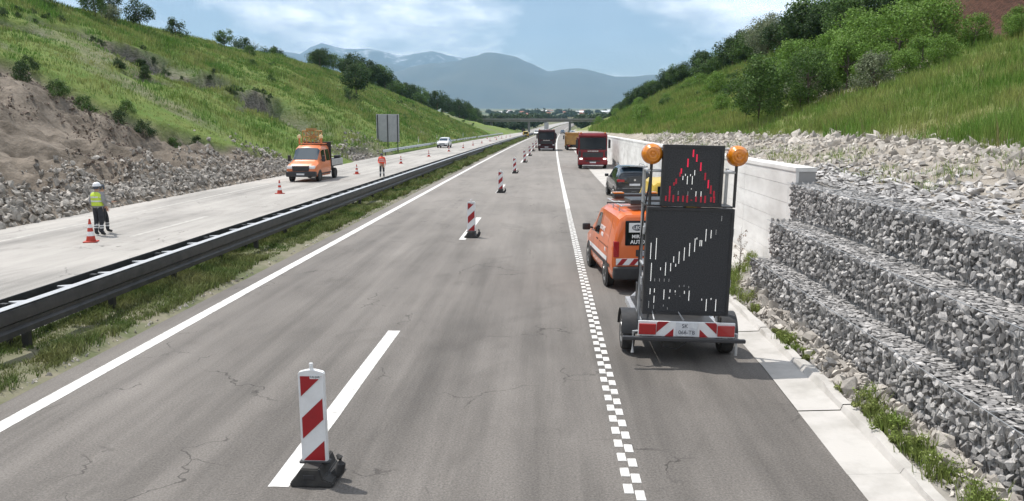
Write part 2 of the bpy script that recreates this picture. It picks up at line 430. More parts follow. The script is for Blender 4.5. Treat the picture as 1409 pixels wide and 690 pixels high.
def grid_mesh(name, X, Y, Z, mats, attrs=None, smooth=True):
    """X, Y, Z 2-D arrays"""
    a, b = X.shape
    V = np.stack([X, Y, Z], -1).reshape(-1, 3)
    i = np.arange(a * b).reshape(a, b)
    F = np.stack([i[:-1, :-1], i[1:, :-1], i[1:, 1:], i[:-1, 1:]], -1).reshape(-1, 4)
    # make faces look up
    p = V[F[0]]; nz = np.cross(p[1] - p[0], p[2] - p[0])[2]
    if nz < 0: F = F[:, ::-1]
    me = raw_mesh(name, V, F, mats, smooth)
    for k, arr in (attrs or {}).items():
        at = me.attributes.new(k, 'FLOAT', 'POINT'); at.data.foreach_set('value', np.asarray(arr, dtype=np.float32).ravel())
    return me
def text_mesh(s, size, mtl, bold=0.0):
    c = bpy.data.curves.new('lettering', 'FONT'); c.body = s; c.size = size; c.extrude = 0.002; c.offset = bold
    c.align_x = 'CENTER'; c.align_y = 'CENTER'
    o = bpy.data.objects.new('lettering', c); COL.objects.link(o)
    dg = bpy.context.evaluated_depsgraph_get(); me = bpy.data.meshes.new_from_object(o.evaluated_get(dg))
    bpy.data.objects.remove(o); me.materials.clear(); me.materials.append(M(mtl)); return me

# value noise on numpy arrays
_H = rng.random((256, 256))
def vn(x, y):
    x = np.asarray(x, float); y = np.asarray(y, float)
    xi, yi = np.floor(x).astype(int), np.floor(y).astype(int); fx, fy = x - xi, y - yi
    fx = fx * fx * (3 - 2 * fx); fy = fy * fy * (3 - 2 * fy)
    h = lambda i, j: _H[i & 255, j & 255]
    return (h(xi, yi) * (1 - fx) + h(xi + 1, yi) * fx) * (1 - fy) + (h(xi, yi + 1) * (1 - fx) + h(xi + 1, yi + 1) * fx) * fy - 0.5
def fbm(x, y, oct=4):
    s = 0.0; a = 1.0
    for k in range(oct): s = s + a * vn(np.asarray(x) * 2 ** k + 17.3 * k, np.asarray(y) * 2 ** k + 5.1 * k); a *= 0.5
    return s
def sm(e0, e1, x):
    t = np.clip((np.asarray(x, float) - e0) / (e1 - e0), 0, 1); return t * t * (3 - 2 * t)
def sh(y): return 4.2e-5 * np.maximum(np.asarray(y, float), 0) ** 2      # the road bends gently to the right

# ------------------------------------------------------------------ terrain heights
def plain_z(y): return np.interp(y, [-200, 420, 1000, 3000, 6000, 10000, 19500], [-0.4, -0.4, 6.5, 50, 120, 190, 260])
SCARS = [(22, 81, 3.6, 7.5, 1.6), (18.4, 87, 2.4, 9.0, 1.7), (13.5, 91, 5.6, 8.0, 3.0), (16.5, 76, 1.1, 4.5, 0.7), (3.2, 90, 2.6, 9.0, 0.7), (15, 68, 0.9, 3.2, 0.6), (26, 74, 1.3, 4.5, 0.8), (24, 63, 1.4, 5, 0.8), (11, 80, 0.8, 3, 0.5)]
def slide_mask(u, y):
    yb = np.interp(u, [-1, 0, 2, 7, 14, 17, 20], [70, 67, 63, 53, 51, 47, 40]) + 3.0 * fbm(u * 0.35, y * 0.2, 3)
    return sm(-0.8, 0.8, yb - y) * (1 - sm(16.5, 18.5, u + 2.5 * fbm(u * 0.2 + 9, y * 0.25, 3)))
def left_h(x, y, full=False):
    x = np.asarray(x, float); y = np.asarray(y, float)
    u = (-19.4 + sh(y)) - x
    Rr = np.interp(y, [-20, 60, 200, 312, 420, 560], [15.5, 16.2, 16.2, 10.0, 5, 0.6])
    s = np.clip(u / 34.0, 0, None)
    p = np.where(s < 1, s * (1.22 - 0.22 * s), 1 + 0.03 * (1 - np.exp(-np.maximum(s - 1, 0) * 1.6)))
    z = Rr * p + 1.3 * fbm(x * 0.05, y * 0.05, 4) * sm(2, 12, u) + 0.35 * fbm(x * 0.35, y * 0.35, 3) * sm(0.5, 4, u)
    m = slide_mask(u, y)
    # the excavated slide: lower, lumpy, stepped by gullies running down the slope
    gul = np.abs(fbm(u * 0.12 + y * 0.22, y * 0.30 - u * 0.10 + 3, 4))
    z = z - m * (0.9 * sm(1.5, 7, u) + 0.9 * gul * sm(1, 5, u)) + m * (1.15 * fbm(x * 0.55, y * 0.55, 4) + 0.55 * fbm(x * 1.7, y * 1.7, 3)) * sm(0.4, 3, u)
    rock = np.zeros_like(z)
    for (su, sy, du, dy, dep) in SCARS:
        su2 = su + 1.2 * fbm(y * 0.35 + su, x * 0.0 + su, 3)
        q = (u - su2) / du; k = np.exp(-((y - sy) / dy) ** 4)
        # a small cliff: soil cut away below the edge, the edge overhung by turf
        z = z - dep * 1.25 * k * (1 - sm(-0.10, 0.40, u - su2)) * sm(-2.4, -0.15, q)
        rock = np.maximum(rock, k * sm(-1.5, -0.7, q + 0.5 * fbm(x * 0.9, y * 0.9, 3)) * (1 - sm(0.0, 0.25, q)))
    bare = np.maximum(m, 0.75 * sm(0.22, 0.42, fbm(x * 0.13 + 40, y * 0.13, 4)) * (u < 60) * 0.7)
    z = np.where(u < 0.4, np.minimum(z, -0.05 + 0.12 * np.maximum(u, 0)), z)
    return (z, bare, rock, m) if full else z
def wall_h(y): return np.interp(y, [0, 19, 120, 330], [2.7, 2.7, 2.5, 0.9])
def right_h(x, y, full=False):
    x = np.asarray(x, float); y = np.asarray(y, float)
    w = x - sh(y)
    e = np.interp(y, [0, 16, 30, 45, 75], [10.6, 10.8, 11.2, 10.2, 7.6])
    z0 = wall_h(y) - np.interp(y, [18, 22], [0.40, 0.22])
    z1 = np.interp(y, [0, 30, 75, 130, 330], [3.0, 3.25, 2.95, 2.8, 1.2])
    k = np.interp(y, [0, 200, 330, 470], [1, 1, 0.75, 0.06])
    far = sm(55, 95, y)
    up = np.maximum(w - e, 0)
    rise_near = 0.40 * np.minimum(up, 60) + 0.10 * np.maximum(up - 60, 0)
    rise_far = 0.47 * np.minimum(up, 17) + 0.20 * np.clip(up - 17, 0, 30) + 0.02 * np.maximum(up - 47, 0)
    z = z0 + (z1 - z0) * sm(6.4, e, w) + k * ((1 - far) * rise_near + far * rise_far)
    z = z + (1.1 * fbm(x * 0.07 + 5, y * 0.07, 4) + 0.3 * fbm(x * 0.4, y * 0.4, 3)) * sm(e + 0.5, e + 8, w) + 0.10 * fbm(x * 0.8, y * 0.8, 3) * sm(6.6, 8, w)
    # the red bank: a scarp high on the slope
    bank = np.exp(-((y - 49) / 9.0) ** 4) * sm(22.5, 24, w) * (1 - sm(28.5, 30, w))
    z = z + 2.6 * np.exp(-((y - 49) / 9.5) ** 4) * sm(25, 27.0, w) * (1 - sm(30, 38, w))
    bare = np.maximum(1 - sm(e - 0.6, e + 0.7, w + 1.2 * fbm(x * 0.6, y * 0.6, 3)), 0.9 * sm(0.34, 0.48, fbm(x * 0.11, y * 0.11 + 20, 4)))
    return (z, bare, bank) if full else z

# ------------------------------------------------------------------ ground, hills, mountains
gy = np.concatenate([np.arange(-160, 420, 40), np.geomspace(420, 13300, 60)])
gx = np.concatenate([-np.geomspace(9000, 20, 40), np.linspace(-15, 25, 6), np.geomspace(30, 9000, 40)])
GX, GY = np.meshgrid(gx, gy, indexing='ij')
GZ = plain_z(GY) + np.where(GY > 500, 1, 0) * (4.0 * fbm(GX * 0.004, GY * 0.002, 3)) * np.clip((GY - 500) / 1500, 0, 1)
struct(link('ground', grid_mesh('ground', GX, GY, GZ, 'plain')))

ly = np.concatenate([np.arange(-14, 20, 2.0), np.arange(20, 112, 0.45), np.arange(112, 210, 1.3), np.arange(210, 600, 5)])
lu = np.concatenate([[-0.6, -0.2], np.arange(0.1, 27, 0.42), np.arange(27, 46, 0.9), np.arange(46, 190, 6)])
LU, LY = np.meshgrid(lu, ly, indexing='ij'); LX = -19.4 + sh(LY) - LU
z, bare, rock, msl = left_h(LX, LY, True)
me = grid_mesh('hillside', LX, LY, z, 'hill_left', {'bare': bare, 'rock': rock}, smooth=True)
struct(link('hillside', me))
ry = np.concatenate([np.arange(-14, 6, 2.0), np.arange(6, 80, 0.5), np.arange(80, 200, 1.6), np.arange(200, 600, 6)])
rw = np.concatenate([[6.32], np.arange(6.45, 14, 0.35), np.arange(14, 36, 0.6), np.arange(36, 70, 2), np.arange(70, 240, 8)])
RW, RY = np.meshgrid(rw, ry, indexing='ij'); RX = RW + sh(RY)
z, bare, bank = right_h(RX, RY, True)
struct(link('hillside', grid_mesh('hillside', RX, RY, z, 'hill_right', {'bare': bare, 'rock': bank})))

def mountain(name, pts, D, depth, mtl, seed, rough):
    """pts: (lateral metres, height) of the crest at distance D"""
    xs = np.array([p[0] for p in pts]); hs = np.array([p[1] for p in pts])
    gx = np.linspace(xs[0], xs[-1], 190); t = np.linspace(0, 1, 34)
    X, T = np.meshgrid(gx, t, indexing='ij')
    crest = np.interp(X, xs, hs)
    crest = crest + rough * hs.max() * fbm(X / (0.06 * D) + seed, X * 0 + seed, 4)
    prof = np.sin(np.clip(T / 0.62, 0, 1) * math.pi / 2) ** 1.25 * np.where(T > 0.62, 1 - 0.5 * ((T - 0.62) / 0.38), 1)
    Y = D - depth * (0.62 - T)
    base = plain_z(Y) - 15
    Z = base + (crest - base) * prof
    spur = fbm(X / (0.035 * D) + seed, Y / (0.09 * D), 4)
    Z = Z + spur * (crest - base) * 0.20 * prof * (1 - 0.9 * sm(0.40, 0.62, T))
    struct(link(name, grid_mesh(name, X, Y, Z, mtl)))
def crest(px, D): return [((x - 752) / 1110 * D, 3.7 + (172 - y) / 1110 * D) for x, y in px]
mountain('mountain', [(-4800, 300)] + crest([(480, 128), (545, 108), (594, 97), (642, 87), (668, 84), (692, 82), (715, 86), (735, 95), (753, 104), (772, 101), (793, 99), (815, 104), (837, 109), (865, 110), (892, 108), (960, 112), (1060, 118)], 10000) + [(5200, 300)], 10000, 5200, 'mountain', 3.1, 0.006)
mountain('mountain', crest([(200, 64), (300, 66), (340, 68), (400, 74), (430, 80), (480, 78), (520, 85), (560, 95), (610, 104), (660, 112), (720, 120)], 11300), 11300, 3000, 'mountain', 8.4, 0.006)
mountain('mountain', crest([(250, 80), (340, 78), (419, 78), (437, 69), (451, 64), (466, 68), (479, 70), (511, 70), (555, 80), (598, 76), (634, 83), (700, 95), (800, 106)], 12500), 12500, 2600, 'mountain_snow', 5.7, 0.010)

# ------------------------------------------------------------------ roads
def strip(name, xl, xr, z, ys, mtl, nx=6):
    ys = np.asarray(ys, float); t = np.linspace(0, 1, nx)
    Y, T = np.meshgrid(ys, t, indexing='ij')
    X = xl(Y) * (1 - T) + xr(Y) * T + sh(Y)
    Z = np.where(Y > 420, plain_z(Y) + 0.4, 0) + z
    return link(name, grid_mesh(name, X, Y, Z, mtl))
YR = np.concatenate([np.arange(-8, 60, 1.0), np.arange(60, 420, 6), np.arange(420, 1300, 25)])
edge_r = lambda y: np.interp(y, [0, 7.7, 12.2, 36, 60], [3.10, 3.22, 3.36, 3.50, 3.40])
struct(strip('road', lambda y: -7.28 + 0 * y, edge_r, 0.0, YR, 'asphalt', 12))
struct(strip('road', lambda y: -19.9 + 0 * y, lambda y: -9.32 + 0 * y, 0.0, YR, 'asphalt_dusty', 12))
# median soil
my = np.concatenate([np.arange(-6, 60, 0.5), np.arange(60, 420, 3)]); mt = np.linspace(0, 1, 9)
MY, MT = np.meshgrid(my, mt, indexing='ij')
MX = -9.34 + MT * 2.08 + sh(MY) + np.where(MT > 0.99, 0.10 * fbm(MY * 0.9, MY * 0 + 3, 3), 0)
MZ = -0.02 + 0.10 * np.sin(MT * math.pi) ** 0.5 + 0.08 * fbm(MX * 1.5, MY * 1.5, 3) * np.sin(MT * math.pi)
struct(link('median', grid_mesh('median', MX, MY, MZ, 'median_soil')))
# gutter: pale concrete strip with a raised lip, in cast lengths with joints
yy = -2.0; k = 0
gut = link('gutter', None); struct(gut)
outer = lambda y: float(np.interp(y, [0, 7.7, 10.7, 16, 17.6, 19.6, 21], [3.86, 3.90, 3.99, 3.95, 4.00, 5.6, 5.88]))
while yy < 17.4:
    L = 1.9 + 0.5 * random.random(); y2 = min(yy + L, 17.6); n = 7
    b = MB(); js = [yy + 0.006 + (y2 - yy - 0.012) * i / n for i in range(n + 1)]
    dz = random.uniform(-0.006, 0.006)
    for sec in [[(lambda y: float(edge_r(y)) + 0.0, 0.006), (lambda y: outer(y) - 0.13, 0.028)], [(lambda y: outer(y) - 0.13, 0.028), (lambda y: outer(y) - 0.09, 0.10)],
                [(lambda y: outer(y) - 0.09, 0.10), (lambda y: outer(y) + 0.03, 0.105)], [(lambda y: outer(y) + 0.03, 0.105), (lambda y: outer(y) + 0.06, -0.1)]]:
        for i in range(n):
            wob = lambda y: 0.05 * float(fbm(y * 1.7, 4.0, 3))
            P = []
            for yv in (js[i], js[i + 1]):
                for fx, zv in sec: P.append((fx(yv) + (wob(yv) if zv > 0.05 or zv < 0 else 0) + float(sh(yv)), yv, zv + dz + 0.03 * float(fbm(yv * 2, zv * 9 + 2, 2)) * (zv > 0.09)))
            b.add(P, [(0, 1, 3, 2)])
    b.build('gutter_slab', 'concrete_pale', gut, fix=False)
    yy = y2; k += 1
# concrete apron in front of the wall
apron = link('apron', None); struct(apron)
ya = 17.6
while ya < 330:
    L = 4.0 if ya < 60 else 10.0
    y2 = min(ya + L, 330); ys = np.linspace(ya + 0.01, y2 - 0.01, 5); b = MB()
    for i in range(4):
        P = []
        for yv in (ys[i], ys[i + 1]):
            s = float(sh(yv)); xo = outer(yv) if yv < 21 else 5.88
            P += [(float(edge_r(yv)) + s, yv, 0.006), (xo + s, yv, 0.05)]
        b.add(P, [(0, 1, 3, 2)])
    b.build('apron_slab', 'concrete_pale', apron, fix=False)
    ya = y2
# rubble verge between gutter and gabions, and under the wall start
vy = np.arange(-4, 20.6, 0.3); vt = np.linspace(0, 1, 8)
VY, VT = np.meshgrid(vy, vt, indexing='ij')
VX0 = np.interp(VY, [0, 7.7, 10.7, 16, 17.6, 20.6], [3.90, 3.94, 4.02, 3.98, 4.02, 4.3])
VX = VX0 + VT * (6.4 - VX0) + sh(VY)
VZ = 0.03 + 0.10 * sm(0, 0.35, VT) + 0.07 * fbm(VX * 3, VY * 3, 3)
struct(link('verge', grid_mesh('verge', VX, VY, VZ, 'verge_soil')))

# ------------------------------------------------------------------ painted markings
def paint_quad(x0, x1, y0, y1, z, n=1, wob=0.0):
    b = MB(); ys = np.linspace(y0, y1, n + 1)
    for i in range(n):
        P = []
        for yv in (ys[i], ys[i + 1]):
            s = float(sh(yv)) + wob * float(fbm(yv * 0.8, x0, 2)); zv = z + (float(plain_z(yv)) + 0.4 if yv > 420 else 0)
            P += [(x0 + s, yv, zv), (x1 + s, yv, zv)]
        b.add(P, [(0, 1, 3, 2)])
    return b
struct(paint_quad(-6.86, -6.62, -6, 700, 0.005, 180, 0.02).build('edge_line', 'white_paint', fix=False))
struct(paint_quad(0.82, 1.02, 36.0, 700, 0.005, 140, 0.01).build('edge_line', 'white_paint', fix=False))
rum = struct(link('rumble_line', None))
bA = paint_quad(-0.105, -0.004, 0, 0.21, 0.0, 1); me_bl = None
y = 4.0; i = 0
blk = MB().add([(0, 0, 0), (0.098, 0, 0), (0.098, 0.215, 0), (0, 0.215, 0), (0.006, 0.006, 0.007), (0.092, 0.006, 0.007), (0.092, 0.209, 0.007), (0.006, 0.209, 0.007)],
               [(4, 5, 6, 7), (0, 1, 5, 4), (1, 2, 6, 5), (2, 3, 7, 6), (3, 0, 4, 7)])
first = blk.build('marking_block', 'white_paint', rum)
while y < 36:
    for s in (0, 1):
        o = first if i == 0 else link('marking_block', first.data, rum)
        yv = y + 0.15 * (1 - s)
        o.location = (0.815 + 0.105 * s + float(sh(yv)) + random.uniform(-.004, .004), yv, 0.004); i += 1
    y += 0.40
lane = struct(link('lane_marking', None))
for k in range(17):
    y0 = 7.75 + 18.15 * k
    paint_quad(-2.86, -2.64, y0, y0 + 6.4, 0.005, 6, 0.01).build('lane_dash', 'white_paint', lane, fix=False)
lane2 = struct(link('lane_marking', None))
for k in range(16):
    y0 = 8.2 + 18.0 * k
    paint_quad(-13.98, -13.80, y0, y0 + 6.0, 0.005, 4, 0.01).build('lane_dash', 'old_paint', lane2, fix=False)
struct(paint_quad(-10.05, -9.87, -6, 420, 0.005, 90, 0.02).build('edge_line', 'old_paint', fix=False))
struct(paint_quad(-17.6, -17.42, -6, 420, 0.005, 90, 0.02).build('edge_line', 'old_paint', fix=False))

# ------------------------------------------------------------------ retaining wall of cast courses
wall = thing('retaining_wall', 'long pale concrete retaining wall with cast horizontal courses beside the shoulder', 'wall', (0, 0, 0))
core = MB(); wy = [19.42] + list(np.arange(24, 331, 6))
for i in range(len(wy) - 1):
    P = []
    for yv in (wy[i], wy[i + 1]):
        s, h = float(sh(yv)), float(wall_h(yv)) - 0.02; P += [(5.93 + s, yv, -0.05), (6.36 + s, yv, -0.05), (6.36 + s, yv, h), (5.93 + s, yv, h)]
    core.add(P, [(0, 1, 5, 4), (1, 2, 6, 5), (2, 3, 7, 6), (3, 0, 4, 7)] + ([(0, 3, 2, 1)] if i == 0 else []) + ([(4, 5, 6, 7)] if i == len(wy) - 2 else []))
core.build('wall_core', 'concrete_joint', wall)
yv = 19.4; row_y = 0
def wall_piece(y0, y1, z0, z1f, name):
    b = MB(); P = []
    jx = random.uniform(0, 0.006)
    for q in (y0, y1):
        s = float(sh(q)); zt = z1f(q); P += [(5.90 - jx + s, q, z0), (5.96 + s, q, z0), (5.96 + s, q, zt), (5.90 - jx + s, q, zt)]
    b.add(P, [(0, 1, 5, 4), (1, 2, 6, 5), (2, 3, 7, 6), (3, 0, 4, 7), (0, 3, 2, 1), (4, 5, 6, 7)])
    b.build(name, 'concrete_wall', wall)
while yv < 330:
    L = 2.5 if yv < 70 else (6.0 if yv < 140 else 12.0); y2 = min(yv + L, 330)
    hmin = float(wall_h(y2)); zz = 0.0; c = 0
    while zz < hmin - 0.55:
        off = 0.0
        wall_piece(yv + 0.004, y2 - 0.004, zz + (0.004 if c else -0.04), lambda q, t=zz + 0.446: t, 'panel'); zz += 0.45; c += 1
    wall_piece(yv + 0.004, y2 - 0.004, zz + 0.004, lambda q: float(wall_h(q)) - 0.10, 'panel')
    # coping
    b = MB(); P = []
    for q in (yv + 0.002, y2 - 0.002):
        s, h = float(sh(q)), float(wall_h(q)); P += [(5.875 + s, q, h - 0.097), (6.38 + s, q, h - 0.097), (6.38 + s, q, h), (5.875 + s, q, h)]
    b.add(P, [(0, 1, 5, 4), (1, 2, 6, 5), (2, 3, 7, 6), (3, 0, 4, 7), (0, 3, 2, 1), (4, 5, 6, 7)])
    b.build('coping', 'concrete_wall', wall)
    yv = y2

# ------------------------------------------------------------------ stones
def stone_proto(seed, flat=(1, 1, 1), n=13):
    r = random.Random(seed); bm = bmesh.new()
    for i in range(n):
        d = Vector((r.gauss(0, 1), r.gauss(0, 1), r.gauss(0, 1))).normalized() * r.uniform(0.78, 1.05)
        bm.verts.new((d.x * 0.5 * flat[0], d.y * 0.5 * flat[1], d.z * 0.5 * flat[2]))
    bmesh.ops.convex_hull(bm, input=bm.verts[:], use_existing_faces=False)
    bmesh.ops.delete(bm, geom=[v for v in bm.verts if not v.link_faces], context='VERTS')
    bmesh.ops.triangulate(bm, faces=bm.faces[:]); bm.verts.index_update()
    V = np.array([v.co[:] for v in bm.verts]); F = np.array([[v.index for v in f.verts] for f in bm.faces]); bm.free()
    return V, F
PROTO = [stone_proto(100 + i, (random.uniform(.75, 1.15), random.uniform(.75, 1.15), random.uniform(.6, .95)), random.choice([8, 10, 11])) for i in range(14)]
_pm = {}
def proto_mesh(i, mtl):
    if (i, mtl) not in _pm: _pm[(i, mtl)] = raw_mesh('stone', PROTO[i][0], PROTO[i][1], mtl)
    return _pm[(i, mtl)]
def stone_cloud(items, mtl, name):
    """items: (i, loc, euler, scale) -> one mesh"""
    Vs, Fs, o = [], [], 0
    for (i, loc, eu, s) in items:
        m = np.array(Euler(eu).to_matrix()); V = (PROTO[i][0] * np.array(s)) @ m.T + np.array(loc)
        Vs.append(V); Fs.append(PROTO[i][1] + o); o += len(V)
    return raw_mesh(name, np.concatenate(Vs), np.concatenate(Fs), mtl)
def rnd_rot(): return (random.uniform(0, 6.28), random.uniform(0, 6.28), random.uniform(0, 6.28))

# ------------------------------------------------------------------ gabion tiers
TIERS = [('lowest gabion tier of wired grey stones standing behind the rubble verge', 4.50, 5.06, 0.0, 0.815, 3.0, 17.8),
         ('middle gabion tier of wired grey stones set back above the lowest tier', 5.02, 5.76, 0.0, 1.573, 3.5, 18.4),
         ('topmost gabion tier of wired grey stones abutting the concrete wall end', 5.72, 6.42, 0.0, 2.338, 4.0, 19.36)]
for ti, (lab, x0, x1, z0, z1, ya, yb) in enumerate(TIERS):
    t = thing('gabion_tier', lab, 'gabion', (0, 0, 0), 0, 'gabion tiers beside the road')
    zf = (0.0, 0.79, 1.55)[ti]                        # bottom of the visible face
    MB().box(x0 + 0.10, x1 - 0.03, ya, yb - 0.08, z0, z1 - 0.07).build('core', 'core_dark', t)
    items = []
    yv = ya + 0.05
    while yv < yb - 0.04:                              # face
        zv = zf + 0.04
        while zv < z1 - 0.02:
            s = random.uniform(0.085, 0.17)
            st = random.choice([(0.8, 1.0, 1.35), (0.8, 0.85, 1.2), (0.8, 1.25, 0.85), (0.8, 1.0, 1.0)])
            eu = (random.uniform(-.7, .7), random.uniform(-.5, .5), random.uniform(-.6, .6))
            items.append((random.randrange(14), (x0 + 0.075 + random.uniform(-0.035, 0.03) + 0.02 * math.sin(yv * 3.1) + 0.045 * max(0, 1 - (zv - zf) / 0.12), yv + random.uniform(-.03, .03), min(zv + random.uniform(-.02, .02), z1 - 0.05)), eu, (s * st[0], s * st[1], s * st[2]), yv))
            zv += s * 0.70
        yv += 0.090
    yv = ya + 0.05
    while yv < yb - 0.04:                              # top: flatter stones
        xv = x0 + 0.14
        while xv < x1 + (0.0 if ti < 2 else -0.02):
            s = random.uniform(0.07, 0.13)
            items.append((random.randrange(14), (xv, yv + random.uniform(-.03, .03), z1 - 0.035 + random.uniform(-.010, .008)), (random.uniform(-.12, .12), random.uniform(-.12, .12), random.uniform(0, 6.28)), (s * 1.3, s, s * 0.40), yv + 3.0))
            xv += s * 0.8
        yv += 0.085
    for zq in np.arange(zf + 0.05, z1, 0.12):          # far end cheek
        for xq in np.arange(x0 + 0.10, x1, 0.12):
            s = random.uniform(0.11, 0.16); items.append((random.randrange(14), (xq, yb - 0.05, zq), rnd_rot(), (s, s * .8, s), 90))
    vis = sorted([q for q in items if q[4] > 6.4], key=lambda q: q[4] - 12 * max(q[3]))
    for q in vis[:300]: link('stone', proto_mesh(q[0], 'gabion_stone'), t, q[1], q[2], q[3])
    rest = vis[300:] + [q for q in items if q[4] <= 6.4]
    struct(link('stone_fill', stone_cloud([q[:4] for q in rest], 'gabion_stone', 'stone_fill'), t), 'stuff')
    w = MB(); rw_ = 0.0015
    yv = ya
    while yv < yb:                                      # wire netting: zigzag on face and top
        pts = []
        n = int((z1 - zf) / 0.10)
        for i in range(n + 1): pts.append((x0 - 0.012 + random.uniform(-.006, .006), yv + (0.045 if i % 2 else 0), zf + (z1 - zf) * i / n))
        m_ = int((x1 - x0) / 0.12)
        for i in range(1, m_ + 1): pts.append((x0 + (x1 - x0) * i / m_, yv + (0.045 if i % 2 else 0), z1 + 0.018))
        w.tube(pts, rw_, 3, cap=False); yv += 0.09
    for xz in [(x0 - 0.012, z1 + 0.01)]:
        w.tube([(xz[0], ya, xz[1]), (xz[0], yb, xz[1])], 0.006, 5)
    for yv in np.arange(ya + 1, yb, 2.0):
        w.tube([(x0 - 0.014, yv, zf), (x0 - 0.016, yv, z1), (x0, yv, z1 + 0.02), (x1, yv, z1 + 0.02)], 0.005, 4)
    w.build('wire_netting', 'wire', t, fix=False)

# ------------------------------------------------------------------ guard rails
def rail_profile(b, xf, ys, prof, closed=False):
    """sweep (x,z) profile along the road"""
    n = len(prof); vs = []
    for q in ys:
        s = float(sh(q)); vs += [(xf + s + p[0], q, p[1]) for p in prof]
    fs = []
    for i in range(len(ys) - 1):
        for j in range(n if closed else n - 1):
            fs.append((i * n + j, i * n + (j + 1) % n, (i + 1) * n + (j + 1) % n, (i + 1) * n + j))
    b.add(vs, fs)
ys = np.concatenate([np.arange(1, 60, 1.33), np.arange(60, 301, 8)])
gr = thing('median_guardrail', 'long double sided dark steel guardrail on the grassy median', 'guardrail', (-8.8, 30, 0))
OFF = Vector((8.8, -30, 0))
def gb(b, name, m, par, smooth=False):
    o = b.build(name, m, par, smooth); o.location = OFF; return o
front = [(0, 0.35), (0.05, 0.37), (0.05, 0.46), (0.0, 0.50), (0.0, 0.56), (0.05, 0.60), (0.05, 0.72), (0.035, 0.80), (0.0, 0.826), (-0.02, 0.80), (0.0, 0.72), (0.0, 0.60), (-0.05, 0.56), (-0.05, 0.50), (0.0, 0.46), (0.0, 0.37)]
b = MB(); rail_profile(b, -8.47, ys, front, True); gb(b, 'rail', 'steel_dark', gr, True)
b = MB(); rail_profile(b, -8.47, ys, [(-0.13, 0.828), (0.034, 0.828), (0.038, 0.836), (-0.13, 0.838)], True); gb(b, 'top_flange', 'steel_galv', gr)
b = MB(); rail_profile(b, -9.09, ys, [(0, 0.36), (0.03, 0.46), (0.0, 0.52), (0.0, 0.58), (0.03, 0.66), (0.012, 0.815), (0.0, 0.82), (-0.012, 0.815), (0.01, 0.66), (-0.02, 0.58), (-0.02, 0.52), (0.01, 0.46)], True); gb(b, 'rail', 'steel_dark', gr, True)
post = MB().box(-0.06, 0.06, -0.045, 0.045, -0.1, 0.78).build('post', 'steel_dark', gr)
spc = MB().add([(-0.07, -0.02, 0.815), (0.22, -0.14, 0.822), (0.22, 0.14, 0.822), (-0.07, 0.02, 0.815), (-0.07, -0.02, 0.79), (0.22, -0.14, 0.79), (0.22, 0.14, 0.79), (-0.07, 0.02, 0.79)],
               [(0, 1, 2, 3), (4, 7, 6, 5), (0, 4, 5, 1), (1, 5, 6, 2), (2, 6, 7, 3), (3, 7, 4, 0)]).build('spacer', 'steel_galv', gr)
k = 0; q = 2.0
while q < 300:
    s = float(sh(q))
    if k % 2 == 0:
        o = post if k == 0 else link('post', post.data, gr); o.location = Vector((-8.62 + s, q, 0)) + OFF
        if q < 120:
            o = link('post', post.data, gr); o.location = Vector((-8.95 + s, q, 0)) + OFF
    if q < 110 or k % 2 == 0:
        o = spc if k == 0 else link('spacer', spc.data, gr); o.location = Vector((-8.79 + s, q, 0)) + OFF
    q += 1.335; k += 1
g2 = thing('guardrail', 'steel guardrail along the far shoulder at the foot of the green slope', 'guardrail', (-19.9, 100, 0))
ys2 = np.concatenate([[96, 98, 100], np.arange(104, 301, 4)])
b = MB(); rail_profile(b, -19.85, ys2, [(0, 0.42), (0.08, 0.46), (0.0, 0.56), (0.08, 0.66), (0.0, 0.76), (-0.06, 0.6)], True); o = b.build('rail', 'steel_galv', g2); o.location = (19.9, -100, 0)
p2 = MB().box(-0.06, 0.06, -0.05, 0.05, -0.2, 0.72).build('post', 'steel_dark', g2)
for k, q in enumerate(np.arange(98, 300, 4)):
    o = p2 if k == 0 else link('post', p2.data, g2); o.location = (-19.95 + 19.9 + float(sh(q)), q - 100, 0)

# ------------------------------------------------------------------ bridge over the motorway
br = thing('bridge', 'dark concrete road bridge spanning the motorway in the distance', 'bridge', (8, 400, 0))
b = MB(); b.box(-46, 40, -4.5, 4.5, 5.1, 6.3); b.box(-46, 40, -5.2, -4.4, 6.0, 6.7); b.box(-46, 40, 4.4, 5.2, 6.0, 6.7); b.build('deck', 'bridge_concrete', br)
for x in (-35, -16.6, 3.4, 24):
    MB().rbox(x - 0.5, x + 0.5, -3.2, 3.2, -0.4, 5.1, 0.08).build('pier', 'bridge_concrete', br)
b = MB(); b.box(-46, 40, -5.15, -5.05, 7.55, 7.65); b.box(-46, 40, -5.15, -5.05, 7.1, 7.17); b.build('handrail', 'steel_dark', br)
for x in np.arange(-46, 41, 2.0): MB().box(x - 0.05, x + 0.05, -5.15, -5.05, 6.7, 7.6).build('baluster', 'steel_dark', br)

